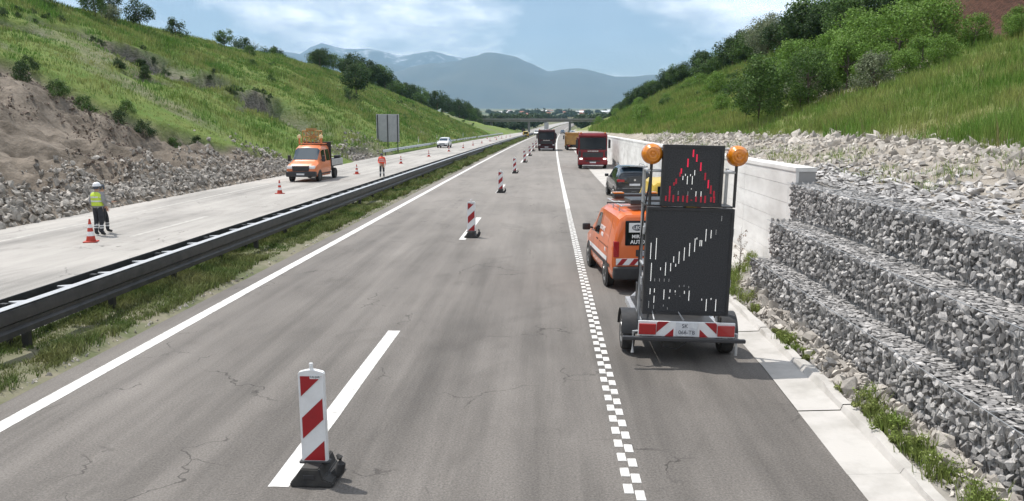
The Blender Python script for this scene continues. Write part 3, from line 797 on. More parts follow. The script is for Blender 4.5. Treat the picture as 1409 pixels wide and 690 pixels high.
# ------------------------------------------------------------------ loft bodies for cars and vans
class Body:
    """stations (y, zb, zbelt, zroof, wb, wbelt, wroof); front at +y"""
    def __init__(self, st): self.st = st
    def ring(self, s):
        i = int(min(max(math.floor(s), 0), len(self.st) - 2)); t = s - i
        a = [p * (1 - t) + q * t for p, q in zip(self.st[i], self.st[i + 1])]
        y, zb, zl, zr, wb, wl_, wr = a
        d = max(zr - zl, 0.02)
        return [Vector(p) for p in [(0, y, zb), (wb * 0.93, y, zb), (wb, y, zb + 0.13), (wl_, y, zb * 0.5 + zl * 0.5), (wl_ * 0.985, y, zl), (wr + (wl_ - wr) * 0.12, y, zl + d * 0.84), (wr * 0.84, y, zr - d * 0.03), (0, y, zr)]]
    def pt(self, s, t, side=1, off=0.0):
        def raw(s, t):
            r = self.ring(s); i = int(min(max(math.floor(t), 0), 6)); f = t - i; return r[i] * (1 - f) + r[i + 1] * f
        p = raw(s, t)
        if off:
            du = raw(min(s + 0.02, len(self.st) - 1), t) - raw(max(s - 0.02, 0), t); dv = raw(s, min(t + 0.02, 7)) - raw(s, max(t - 0.02, 0))
            n = dv.cross(du)
            if n.length > 1e-9:
                n.normalize()
                if n.x < 0: n = -n
                if t > 6.4 and n.z < 0: n = -n
                p = p + n * off
        return Vector((p.x * side, p.y, p.z))
    def build(self, name, mtl, par):
        b = MB(); n = len(self.st); sub = 2
        ss = [i / sub for i in range((n - 1) * sub + 1)]; vs = []
        for s in ss:
            r = self.ring(s); vs += [(p.x, p.y, p.z) for p in r] + [(-p.x, p.y, p.z) for p in r[6:0:-1]]
        k = 14; fs = []
        for i in range(len(ss) - 1):
            for j in range(k): fs.append((i * k + j, i * k + (j + 1) % k, (i + 1) * k + (j + 1) % k, (i + 1) * k + j))
        fs += [tuple(range(k)), tuple(range((len(ss) - 1) * k, len(ss) * k))]
        b.add(vs, fs); return b.build(name, mtl, par, smooth=True)
    def patch(self, name, mtl, par, s0, s1, t0, t1, side=1, off=0.006, n=5, cut0=0.0, cut1=0.0):
        """a panel lying on the skin; cut0/cut1 slant its ends"""
        b = MB(); vs = []
        for i in range(n + 1):
            for j in range(n + 1):
                t = t0 + (t1 - t0) * j / n
                a, c = s0 + cut0 * j / n, s1 - cut1 * j / n
                vs.append(self.pt(a + (c - a) * i / n, t, side, off))
        fs = [(i * (n + 1) + j, i * (n + 1) + j + 1, (i + 1) * (n + 1) + j + 1, (i + 1) * (n + 1) + j) for i in range(n) for j in range(n)]
        b.add(vs, fs); return b.build(name, mtl, par, smooth=True)
    def across(self, name, mtl, par, s0, s1, t0, off=0.008, n=6):
        """a panel across the roof line (windscreen), from side t0 over to the other side"""
        b = MB(); vs = []
        ts = [t0 + (7 - t0) * j / n for j in range(n + 1)]
        for i in range(n + 1):
            s = s0 + (s1 - s0) * i / n
            row = [self.pt(s, t, 1, off) for t in ts] + [self.pt(s, t, -1, off) for t in ts[-2::-1]]
            vs += row
        k = 2 * n + 1
        fs = [(i * k + j, i * k + j + 1, (i + 1) * k + j + 1, (i + 1) * k + j) for i in range(n) for j in range(k - 1)]
        b.add(vs, fs); return b.build(name, mtl, par, smooth=True)
_wh = {}
def wheel(par, x, y, r, w, rimm='rim', side=1):
    key = (r, w, rimm)
    if key not in _wh:
        b = MB(); h = w / 2
        b.lathe([(r * 0.55, -h * 0.9), (r * 0.62, -h), (r * 0.93, -h), (r, -h * 0.7), (r, h * 0.7), (r * 0.93, h), (r * 0.62, h), (r * 0.55, h * 0.9)], 'x', n=28)
        ty = b.build('tyre', 'tyre', None, smooth=True)
        b = MB(); b.lathe([(0.02, h * 0.35), (r * 0.16, h * 0.75), (r * 0.22, h * 0.55), (r * 0.50, h * 0.50), (r * 0.56, h * 0.92), (r * 0.60, h * 0.98), (r * 0.60, -h * 0.95), (0.02, -h * 0.95)], 'x', n=24)
        for q in range(5):
            a = q * 2 * math.pi / 5; b.tube([(h * 0.62, 0.16 * r * math.cos(a), 0.16 * r * math.sin(a)), (h * 0.80, 0.54 * r * math.cos(a), 0.54 * r * math.sin(a))], r * 0.08, 6)
        rm = b.build('rim', rimm, None, smooth=True)
        _wh[key] = (ty.data, rm.data); bpy.data.objects.remove(ty); bpy.data.objects.remove(rm)
    e = link('wheel', _wh[key][0], par, (x, y, r), (0, 0, 0 if side > 0 else math.pi)); e.name = 'wheel'
    link('rim', _wh[key][1], e)
    return e
def arch(b, x, y, r, side):
    b.lathe([(r, -0.012 + x * 0), (r, 0.012)], 'x', (x, y, r * 0.93), 24)
def panel(par, name, mtl, x0, x1, y0, y1, z0, z1, r=0.01): return MB().rbox(x0, x1, y0, y1, z0, z1, min(r, 0.45 * min(x1 - x0, y1 - y0, z1 - z0)), 1).build(name, mtl, par)
def letter(par, s, size, mtl, loc, rot, name='lettering', bold=0.0):
    return link(name, text_mesh(s, size, mtl, bold), par, loc, rot)
BACK = (R(90), 0, 0)                       # reads when looking along +y

def stripe_poly(b, x0, x1, z0, z1, y, d, lean, width, pitch, start, mi=0):
    """diagonal stripes clipped to a rectangle (xz plane facing -y), rising to the right by lean"""
    k = start
    while k < z1 + abs(lean) + pitch:
        def clip(poly, f):
            out = []
            for i in range(len(poly)):
                p, q = poly[i], poly[(i + 1) % len(poly)]; fp, fq = f(p), f(q)
                if fp >= 0: out.append(p)
                if fp * fq < 0: t = fp / (fp - fq); out.append((p[0] + (q[0] - p[0]) * t, p[1] + (q[1] - p[1]) * t))
            return out
        poly = [(x0, k), (x1, k + lean), (x1, k + lean + width), (x0, k + width)]
        poly = clip(poly, lambda p: p[1] - z0)
        if len(poly) > 2: poly = clip(poly, lambda p: z1 - p[1])
        if len(poly) > 2: b.prism(poly, 'y', y - d, y, mi)
        k += pitch

# ------------------------------------------------------------------ beacon boards on the lane line
def make_board():
    t = thing('beacon_board', '', 'beacon')
    b = MB()                                             # rubber foot: sloped block with a lifting horn
    b.prism([(-0.22, 0.0), (0.23, 0.0), (0.23, 0.045), (0.13, 0.085), (0.09, 0.20), (-0.10, 0.20), (-0.16, 0.10), (-0.22, 0.045)], 'y', -0.20, 0.30)
    foot = b.build('foot', 'rubber', t)
    bm = bmesh.new(); bm.from_mesh(foot.data); bmesh.ops.bevel(bm, geom=bm.edges[:], offset=0.012, segments=2, affect='EDGES'); bm.to_mesh(foot.data); bm.free()
    MB().tube([(0.19, 0.02, 0.04), (0.245, 0.02, 0.09), (0.265, 0.02, 0.17), (0.255, 0.02, 0.235), (0.225, 0.02, 0.27)], [0.05, 0.052, 0.048, 0.035, 0.015], 10).build('lifting_horn', 'rubber', t, True)
    MB().rbox(-0.165, 0.165, -0.045, 0.045, 0.185, 0.215, 0.01, 1).build('socket', 'black_plastic', t)
    MB().rbox(-0.075, 0.045, -0.208, -0.19, 0.085, 0.135, 0.004, 1).build('moulded_mark', 'black_plastic', t)
    # board: rounded box, gently bowed top
    n = 10; x = 0.138; z0, z1 = 0.205, 1.17
    top = [(-x + 2 * x * i / n, z1 + 0.030 * math.sin(math.pi * i / n)) for i in range(n + 1)]
    b = MB(); b.prism([(-x, z0), (x, z0)] + top[::-1], 'y', -0.030, 0.030)
    bd = b.build('board', 'board_white', t)
    bm = bmesh.new(); bm.from_mesh(bd.data); bmesh.ops.bevel(bm, geom=[e for e in bm.edges if e.calc_length() > 0.05], offset=0.010, segments=2, affect='EDGES'); bm.to_mesh(bd.data); bm.free()
    for (fy, d) in ((-0.031, 0.004), (0.035, 0.004)):
        b = MB(); stripe_poly(b, -0.112, 0.112, 0.222, 1.135, fy, d, 0.212, 0.228, 0.46, -0.001); b.build('red_stripes', 'board_red', t)
    MB().tube([(0.0, 0, 1.19), (0.0, 0, 1.245)], [0.022, 0.020], 10).build('top_peg', 'board_white', t, True)
    MB().rbox(-0.02, 0.02, -0.012, 0.012, 1.24, 1.27, 0.006, 1).build('peg_tab', 'board_white', t)
    letter(t, 'TALIJAR', 0.030, 'print_dark', (0.045, -0.036, 1.128), BACK)
    MB().rbox(-0.01, 0.108, -0.0355, -0.031, 1.107, 1.148, 0.001, 1).build('maker_plate', 'board_white', t)
    return t
bb = make_board()
spots = [(-2.40, 7.95), (-2.47, 26.5), (-2.50, 44.3), (-2.43, 62.3), (-2.42, 80.4), (-2.40, 97.4), (-2.42, 114.5), (-2.42, 132.5), (-2.42, 150.5), (-2.42, 168.5)]
ords = ['second', 'third', 'fourth', 'fifth', 'sixth', 'seventh', 'eighth', 'ninth', 'tenth']
for i, (x, y) in enumerate(spots):
    o = bb if i == 0 else copy_tree(bb)
    o.location = (x + (float(sh(y)) if y > 70 else 0), y, 0.004); o.rotation_euler.z = R(random.uniform(-3, 3)) if i else R(-1.5)
    o.rotation_euler.y = R(-0.6) if i == 0 else 0
    o['group'] = 'beacon boards along the lane line'
    o['label'] = ('red and white striped beacon board on rubber foot before the message sign trailer' if i == 0 else
                  'red and white striped beacon board on the dashed line, level with the orange van' if i == 1 else
                  'red and white striped beacon board on the dashed line, level with the black parked car' if i == 2 else
                  'red and white striped beacon board on the dashed line, level with the red truck' if i == 3 else
                  'red and white striped beacon board in the row leading to the maroon truck')

# ------------------------------------------------------------------ traffic cones on the left carriageway
def make_cone():
    t = thing('traffic_cone', '', 'cone')
    MB().rbox(-0.20, 0.20, -0.20, 0.20, 0, 0.035, 0.012, 2).build('base', 'cone_orange', t)
    prof = lambda z: 0.150 - 0.120 * z / 0.70
    for (a, c, m, nm) in ((0.035, 0.20, 'cone_orange', 'cone_band'), (0.20, 0.34, 'board_white', 'white_band'), (0.34, 0.46, 'cone_orange', 'cone_band'), (0.46, 0.57, 'board_white', 'white_band'), (0.57, 0.74, 'cone_orange', 'cone_band')):
        MB().lathe([(prof(a), a), (prof(c), c)], 'z', n=20).build(nm, m, t, True)
    return t
tc = make_cone()
for i, (x, y) in enumerate([(-14.50, 24.9), (-14.45, 43.2), (-14.35, 60.8), (-14.25, 77.6), (-14.2, 95), (-14.2, 113.5), (-14.1, 130.5), (-14.2, 147), (-14.2, 164.5), (-14.2, 184), (-14.2, 203), (-14.3, 222), (-14.3, 240), (-14.3, 258), (-16.9, 232), (-17.3, 250), (-17.6, 215)]):
    o = tc if i == 0 else copy_tree(tc)
    o.location = (x + (float(sh(y)) if y > 70 else 0), y, 0.004); o.rotation_euler.z = random.uniform(0, 1.5)
    o['group'] = 'cones along the closed carriageway'
    o['label'] = ('red and white traffic cone at the feet of the helmeted worker' if i == 0 else 'red and white traffic cone standing just ahead of the orange flatbed truck' if i == 1 else
                  'red and white traffic cone between the orange flatbed and the red vested worker' if i == 2 else 'red and white traffic cone beyond the workers on the closed carriageway')

# ------------------------------------------------------------------ message sign trailer
tr = thing('sign_trailer', 'black LED message sign trailer with two amber lamps and striped tail board', 'trailer', (2.15, 12.9, 0.01), R(0.5))
tr.rotation_euler.y = R(1.4)
b = MB()
b.box(-0.66, -0.58, -0.62, 1.9, 0.42, 0.52); b.box(0.58, 0.66, -0.62, 1.9, 0.42, 0.52)
for y in (-0.5, 0.3, 1.1, 1.88): b.box(-0.58, 0.58, y - 0.035, y + 0.035, 0.425, 0.515)
b.build('chassis', 'steel_galv', tr)
b = MB(); b.tube([(-0.6, 1.85, 0.46), (0.0, 3.6, 0.48)], 0.035, 8); b.tube([(0.6, 1.85, 0.46), (0.0, 3.6, 0.48)], 0.035, 8); b.tube([(0, 1.9, 0.46), (0, 4.75, 0.47)], 0.045, 8); b.build('drawbar', 'steel_galv', tr)
MB().tube([(0, 4.7, 0.42), (0, 4.8, 0.50), (0, 4.95, 0.47)], [0.04, 0.06, 0.05], 8).build('coupling', 'black_plastic', tr)
MB().box(-0.5, 0.5, 0.5, 1.7, 0.541, 0.84).build('battery_box', 'black_plastic', tr)
for sx in (-1, 1):
    wheel(tr, sx * 0.80, 0.16, 0.31, 0.20, 'rim', sx)
    pts = []
    b = MB(); n = 9; vs = []
    for i in range(n + 1):
        a = math.pi * (0.02 + 0.96 * i / n); cy, cz = 0.16 + 0.37 * math.cos(a), 0.33 + 0.36 * math.sin(a)
        vs += [(sx * 0.68, cy, cz), (sx * 0.93, cy, cz)]
    b.add(vs, [(2 * i, 2 * i + 1, 2 * i + 3, 2 * i + 2) for i in range(n)]); b.build('mudguard', 'black_plastic', tr, True)
    MB().tube([(sx * 0.56, 0.16, 0.31), (sx * 0.74, 0.16, 0.31)], 0.04, 8).build('axle_stub', 'steel_dark', tr)
    b = MB(); b.tube([(sx * 0.62, -0.55, 0.50), (sx * 0.80, -0.62, 0.50), (sx * 0.80, -0.62, 0.16)], 0.025, 6); b.build('prop_stand', 'steel_galv', tr)
    MB().tube([(sx * 0.64, 0.10, 0.5), (sx * 0.655, 0.10, 3.02)], 0.028, 8).build('mast', 'steel_galv', tr)
# tail bar, tail board with chevrons, lamps, number plate
MB().rbox(-0.98, 0.90, -0.80, -0.74, 0.40, 0.46, 0.01, 1).build('tail_bar', 'rim_dark', tr)
MB().rbox(-0.74, 0.74, -0.735, -0.705, 0.462, 0.70, 0.006, 1).build('tail_board', 'board_white', tr)
b = MB(); stripe_poly(b, -0.46, -0.20, 0.466, 0.696, -0.737, 0.003, 0.24, 0.15, 0.32, 0.20); b.build('red_stripe', 'board_red', tr)
b = MB(); stripe_poly(b, 0.20, 0.46, 0.466, 0.696, -0.737, 0.003, -0.24, 0.15, 0.32, 0.44); b.build('red_stripe', 'board_red', tr)
for sx in (-1, 1): MB().rbox(min(sx * 0.47, sx * 0.73), max(sx * 0.47, sx * 0.73), -0.765, -0.738, 0.49, 0.66, 0.008, 1).build('tail_lamp', 'lamp_red', tr)
MB().rbox(-0.165, 0.165, -0.748, -0.738, 0.475, 0.69, 0.003, 1).build('number_plate', 'plate_white', tr)
letter(tr, 'SK', 0.085, 'print_dark', (-0.03, -0.750, 0.635), BACK); letter(tr, '066-TB', 0.085, 'print_dark', (0.0, -0.750, 0.535), BACK)
b = MB(); b.tube([(-0.5, -0.70, 0.72), (-0.5, -0.45, 0.80), (-0.1, -0.45, 0.80), (-0.05, -0.70, 0.72)], 0.014, 6); b.build('tail_loop', 'steel_galv', tr)
# lower panel
def led_panel(x0, x1, z0, z1, y, name):
    e = MB().rbox(x0, x1, y - 0.075, y + 0.075, z0, z1, 0.012, 2).build(name, 'black_plastic', tr)
    b = MB(); w = 0.045; y0 = y - 0.095
    b.box(x0, x1, y0, y - 0.076, z1 - w, z1); b.box(x0, x1, y0, y - 0.076, z0, z0 + w); b.box(x0, x0 + w, y0, y - 0.076, z0 + w, z1 - w); b.box(x1 - w, x1, y0, y - 0.076, z0 + w, z1 - w); b.build('panel_frame', 'black_plastic', e)
    MB().box(x0 + w, x1 - w, y - 0.083, y - 0.0765, z0 + w, z1 - w).build('display_face', 'sign_face', e)
    return e, (x0 + w, x1 - w, z0 + w, z1 - w, y - 0.0835)
def leds(par, fr, pts, mtl, name, wide=0.012, hgt=1.0, step=0.016):
    x0, x1, z0, z1, y = fr; b = MB()
    for (nx, nz, ln) in pts:
        cx, cz = x0 + nx * (x1 - x0), z0 + nz * (z1 - z0); L = ln * (z1 - z0) * hgt; n = max(1, int(round(L / step)))
        for i in range(n):
            q = cz + (i - (n - 1) / 2) * step
            b.box(cx - wide / 2, cx + wide / 2, y - 0.003, y - 0.0002, q - 0.0055, q + 0.0055)
    o = b.build(name, mtl, par); struct(o, 'stuff'); return o
for z in (1.2, 2.0):
    for sx in (-1, 1): MB().rbox(sx * 0.685 - 0.012, sx * 0.685 + 0.012, -0.44, -0.36, z, z + 0.12, 0.004, 1).build('hinge', 'steel_galv', tr)
MB().tube([(-0.60, -0.32, 3.10), (-0.63, -0.28, 2.7), (-0.66, -0.1, 2.3), (-0.68, 0.08, 1.6), (-0.66, 0.10, 0.9), (-0.5, 0.45, 0.7)], 0.012, 6).build('cable', 'black_plastic', tr)
MB().tube([(-0.40, -0.72, 0.48), (-0.35, -0.70, 0.30), (-0.1, -0.55, 0.22), (0.15, -0.5, 0.40)], 0.010, 6).build('cable', 'black_plastic', tr)
lo, frl = led_panel(-0.655, 0.675, 0.75, 2.43, -0.40, 'message_panel')
up, fru = led_panel(-0.455, 0.465, 2.455, 3.385, -0.40, 'symbol_panel')
U = lambda L: [((x - 260) / 420, 1 - (y - 158) / 402, l / 402) for x, y, l in L]
leds(up, fru, U([(465, 195, 55), (493, 228, 50), (427, 265, 60), (527, 290, 60), (592, 415, 60), (380, 325, 40)]), 'led_red', 'red_lights', 0.020)
leds(up, fru, U([(565, 360, 50), (372, 350, 30), (345, 400, 40), (300, 462, 50), (614, 455, 60), (330, 420, 20)] + [(x, 527, 40 + 8 * (i % 3)) for i, x in enumerate((272, 300, 330, 368, 405, 437, 505, 543, 575, 620, 645))] + [(470, 535, 10), (300, 490, 40), (640, 490, 50)]), 'led_red_dim', 'dim_red_lights', 0.024)
leds(up, fru, U([(395, 375, 30), (413, 352, 15), (430, 390, 58), (452, 353, 12), (468, 390, 60), (483, 335, 40), (465, 453, 8), (502, 488, 35), (541, 488, 35)]), 'led_white', 'white_lights', 0.009)
leds(up, fru, U([(365, 485, 30), (440, 487, 30)]), 'led_white_dim', 'dim_white_lights', 0.008)
Lw = lambda L: [((x - 132) / 338, 1 - (y - 32) / 432, l / 432) for x, y, l in L]
leds(lo, frl, Lw([(142, 205, 70), (164, 195, 90), (148, 295, 80), (187, 280, 15), (208, 280, 55), (229, 272, 35), (240, 238, 25), (250, 263, 12), (262, 230, 50), (283, 214, 55), (304, 195, 55), (325, 175, 55), (332, 147, 8), (346, 166, 25), (353, 166, 25), (369, 132, 50), (390, 127, 35),
    (148, 378, 25), (166, 374, 18), (166, 412, 32), (207, 390, 45), (232, 374, 12), (230, 404, 10), (254, 375, 10), (293, 378, 12), (313, 392, 45), (368, 407, 10), (388, 430, 50), (407, 403, 10), (428, 430, 50)]), 'led_white', 'white_lights', 0.009)
leds(lo, frl, Lw([(410, 118, 20), (430, 60, 20), (145, 435, 30), (207, 438, 10), (165, 328, 14), (185, 328, 14), (205, 328, 14), (225, 328, 14), (225, 450, 10), (270, 352, 8), (290, 350, 8), (310, 355, 8), (255, 388, 6), (275, 395, 6), (166, 445, 16)]), 'led_white_dim', 'dim_white_lights', 0.008)
b = MB()
b.tube([(-0.66, -0.34, 2.98), (0.69, -0.34, 2.98)], 0.022, 6); b.tube([(-0.60, -0.33, 3.33), (0.66, -0.33, 3.33)], 0.018, 6); b.tube([(-0.65, 0.10, 2.98), (-0.65, -0.34, 2.98)], 0.022, 6); b.tube([(0.65, 0.10, 2.98), (0.65, -0.34, 2.98)], 0.022, 6); b.tube([(-0.65, 0.10, 1.5), (-0.65, -0.33, 1.5)], 0.022, 6); b.tube([(0.65, 0.10, 1.5), (0.65, -0.33, 1.5)], 0.022, 6)
b.build('crossbar', 'steel_galv', tr)
MB().box(-0.68, 0.68, -0.33, 0.14, 2.432, 2.453).build('middle_beam', 'steel_dark', tr)
MB().box(-0.575, 0.575, -0.58, 1.85, 0.521, 0.54).build('deck', 'steel_dark', tr)  # floor plate added to deepen the shadow under the open frame
for sx, zc in ((-0.61, 3.235), (0.69, 3.235)):
    b = MB(); pr = [(0.001, -0.095), (0.03, -0.096), (0.035, -0.085), (0.05, -0.092), (0.075, -0.087), (0.08, -0.076), (0.11, -0.073), (0.117, -0.060), (0.145, -0.038), (0.158, 0.0), (0.158, 0.03), (0.001, 0.03)]
    b.lathe(pr, 'y', (sx, -0.40, zc), 28); lp = b.build('warning_lamp', 'amber', tr, True)
    b = MB(); b.lathe([(0.001, 0.031), (0.160, 0.031), (0.162, 0.09), (0.12, 0.12), (0.001, 0.12)], 'y', (sx, -0.40, zc), 24); b.build('lamp_housing', 'amber', lp, True)
    b = MB(); b.lathe([(0.001, -0.105), (0.028, -0.100), (0.030, -0.090), (0.001, -0.085)], 'y', (sx, -0.40, zc + 0.01), 14); b.build('lens_boss', 'amber', lp, True)
    MB().tube([(sx, -0.34, 2.44), (sx, -0.34, zc - 0.10)], 0.024, 8).build('lamp_pole', 'steel_dark', tr)

# ------------------------------------------------------------------ vans
CADDY = [(0.0, .42, .98, 1.68, .80, .84, .66), (0.05, .34, 1.0, 1.76, .86, .885, .71), (0.30, .27, 1.0, 1.80, .88, .895, .73), (1.2, .25, 1.0, 1.82, .89, .90, .74), (2.2, .25, 1.0, 1.81, .89, .90, .73), (2.65, .25, 1.0, 1.74, .89, .90, .70),
         (3.45, .25, .98, 1.12, .88, .89, .66), (4.10, .30, .80, .93, .84, .86, .66), (4.33, .36, .66, .78, .76, .80, .62), (4.40, .42, .58, .62, .70, .74, .60)]
def make_van(t, paint, rail=True):
    B = Body(CADDY); B.build('body', paint, t)
    for s in (-1, 1):
        B.patch('side_window', 'glass_dark', t, 3.75, 4.95, 4.08, 4.85, s, 0.006, cut0=0.05, cut1=0.25)
        B.patch('quarter_window', 'glass_dark', t, 5.05, 5.85, 4.08, 4.75, s, 0.007, cut0=0.0, cut1=0.62)
        B.patch('side_moulding', 'black_plastic', t, 2.0, 6.2, 2.55, 2.85, s, 0.008)
        for (yy, nm) in ((0.86, 'r'), (3.52, 'f')):
            b = MB(); b.lathe([(0.365, -0.01), (0.365, 0.012), (0.30, 0.018)], 'x', (s * 0.888, yy, 0.33), 26); b.build('wheel_arch', 'black_plastic', t)
            wheel(t, s * 0.815, yy, 0.315, 0.20, 'rim', s)
        e = MB().rbox(s * 1.03 - 0.10, s * 1.03 + 0.10, 3.02, 3.12, 1.03, 1.20, 0.03, 2).build('mirror', 'black_plastic', t, True)
        MB().tube([(s * 0.86, 3.1, 1.08), (s * 0.98, 3.07, 1.10)], 0.025, 6).build('mirror_arm', 'black_plastic', e)
        MB().rbox(min(s * .73, s * .86), max(s * .73, s * .86), -0.012, 0.07, 0.80, 1.16, 0.02, 2).build('tail_lamp', 'lamp_red', t)
        MB().rbox(min(s * .52, s * .76), max(s * .52, s * .76), 4.22, 4.37, 0.66, 0.80, 0.03, 2).build('headlight', 'lamp_clear', t)
        MB().rbox(s * 0.898 - 0.01, s * 0.898 + 0.01, 2.05, 2.23, 0.93, 0.96, 0.006, 1).build('door_handle', 'black_plastic', t)
    B.across('windscreen', 'glass_dark', t, 5.12, 5.92, 5.2)
    MB().rbox(-0.61, 0.61, -0.022, 0.06, 1.06, 1.62, 0.03, 2).build('rear_window', 'glass_dark', t)
    MB().rbox(-0.86, 0.86, -0.09, 0.14, 0.30, 0.60, 0.05, 3).build('rear_bumper', 'black_plastic', t, True)
    MB().rbox(-0.80, 0.80, 4.30, 4.46, 0.28, 0.56, 0.05, 3).build('front_bumper', 'black_plastic', t, True)
    MB().rbox(-0.36, 0.36, -0.020, 0.03, 0.82, 0.97, 0.01, 1).build('plate_recess', 'black_plastic', t)
    pl = MB().rbox(-0.26, 0.26, -0.030, -0.021, 0.845, 0.945, 0.003, 1).build('number_plate', 'plate_white', t)
    return B, pl
van = thing('van', 'orange compact van with striped rear and roof rack towing the sign trailer', 'van', (2.35, 17.75, 0), R(5.2))
BV, pl = make_van(van, 'van_orange')
letter(pl, 'SK 6031 AZ', 0.085, 'print_dark', (0, -0.0315, 0.895), BACK)
MB().rbox(-0.53, -0.15, -0.028, -0.023, 1.36, 1.57, 0.002, 1).build('logo_plate', 'print_white', van)
b = MB(); b.lathe([(0.001, -0.003), (0.080, -0.003), (0.080, 0.0), (0.001, 0.0)], 'y', (-0.24, -0.029, 1.465), 24); o = b.build('logo_oval', 'print_dark', van)
o.scale = (1.5, 1, 0.85); o.location = (0.02, 0, 0.22)
letter(van, 'LEO', 0.105, 'print_white', (-0.34, -0.034, 1.465), BACK, bold=0.002)
letter(van, 'MIRA', 0.105, 'print_white', (-0.34, -0.025, 1.265), BACK, bold=0.003); letter(van, 'AUTO', 0.115, 'print_white', (-0.33, -0.025, 1.145), BACK, bold=0.003)
MB().rbox(-0.80, 0.80, -0.012, 0.02, 0.625, 0.775, 0.004, 1).build('reflective_strip', 'board_white', van)
b = MB()
for k in range(6):
    x = -0.78 + k * 0.27; b.prism([(x, 0.63), (x + 0.12, 0.63), (x + 0.235, 0.77), (x + 0.115, 0.77)], 'y', -0.017, -0.013)
b.build('red_stripes', 'board_red', van)
SIDE = (R(90), 0, R(-90))                                   # reads when looking along +x
for (s_, sz, yy, zz) in (('AUTOPAT', 0.15, 1.55, 1.27), ('MIRA', 0.13, 1.45, 1.13), ('070', 0.12, 0.85, 0.86), ('JP', 0.10, 3.2, 0.86)):
    r = SIDE; x = -0.912 if zz < 1.02 else -0.905 + (zz - 1.0) * 0.20
    letter(van, s_, sz, 'print_white', (x, yy, zz), (R(90 - (0 if zz < 1.02 else 11)), 0, R(-90)), bold=0.003)
for s0 in (2.35, 3.62, 5.0):
    BV.patch('door_seam', 'black_plastic', van, s0, s0 + 0.02, 2.4, 4.9, -1, 0.004)
BV.patch('slide_track', 'black_plastic', van, 2.3, 3.6, 3.80, 3.84, -1, 0.005)
MB().box(-0.005, 0.005, -0.024, 0.0, 0.62, 1.70).build('door_seam', 'black_plastic', van)
BV.patch('side_stripe', 'board_white', van, 2.4, 6.1, 2.95, 3.25, -1, 0.007, n=8)
BV.patch('side_stripe', 'board_red', van, 2.4, 6.1, 2.88, 2.95, -1, 0.009, n=8)
for y in (0.5, 1.3, 2.1):
    b = MB(); b.tube([(-0.66, y, 1.78), (-0.64, y, 1.90), (0.64, y, 1.90), (0.66, y, 1.78)], 0.020, 6); b.build('rack_bar', 'steel_galv', van)
for x in (-0.62, 0.62): MB().tube([(x, 0.35, 1.90), (x, 2.3, 1.90)], 0.018, 6).build('rack_rail', 'steel_galv', van)
MB().rbox(-0.42, 0.62, 0.38, 1.25, 1.925, 2.04, 0.02, 2).build('roof_box', 'steel_dark', van)
MB().rbox(-0.52, 0.55, 1.95, 2.25, 1.93, 2.04, 0.03, 2).build('beacon_bar', 'black_plastic', van)
for x in (-0.40, 0.42): MB().rbox(x - 0.13, x + 0.13, 1.97, 2.23, 2.041, 2.08, 0.02, 2).build('beacon', 'amber', van)
MB().tube([(-0.86, 1.0, 1.925), (-0.30, 0.9, 1.93)], 0.015, 6).build('roof_pole', 'black_plastic', van)

yv_ = thing('van', 'yellow van parked on the apron, seen between sign post and sign panel', 'van', (4.35, 27.3, 0.035), R(0.5))
make_van(yv_, 'yellow_paint')

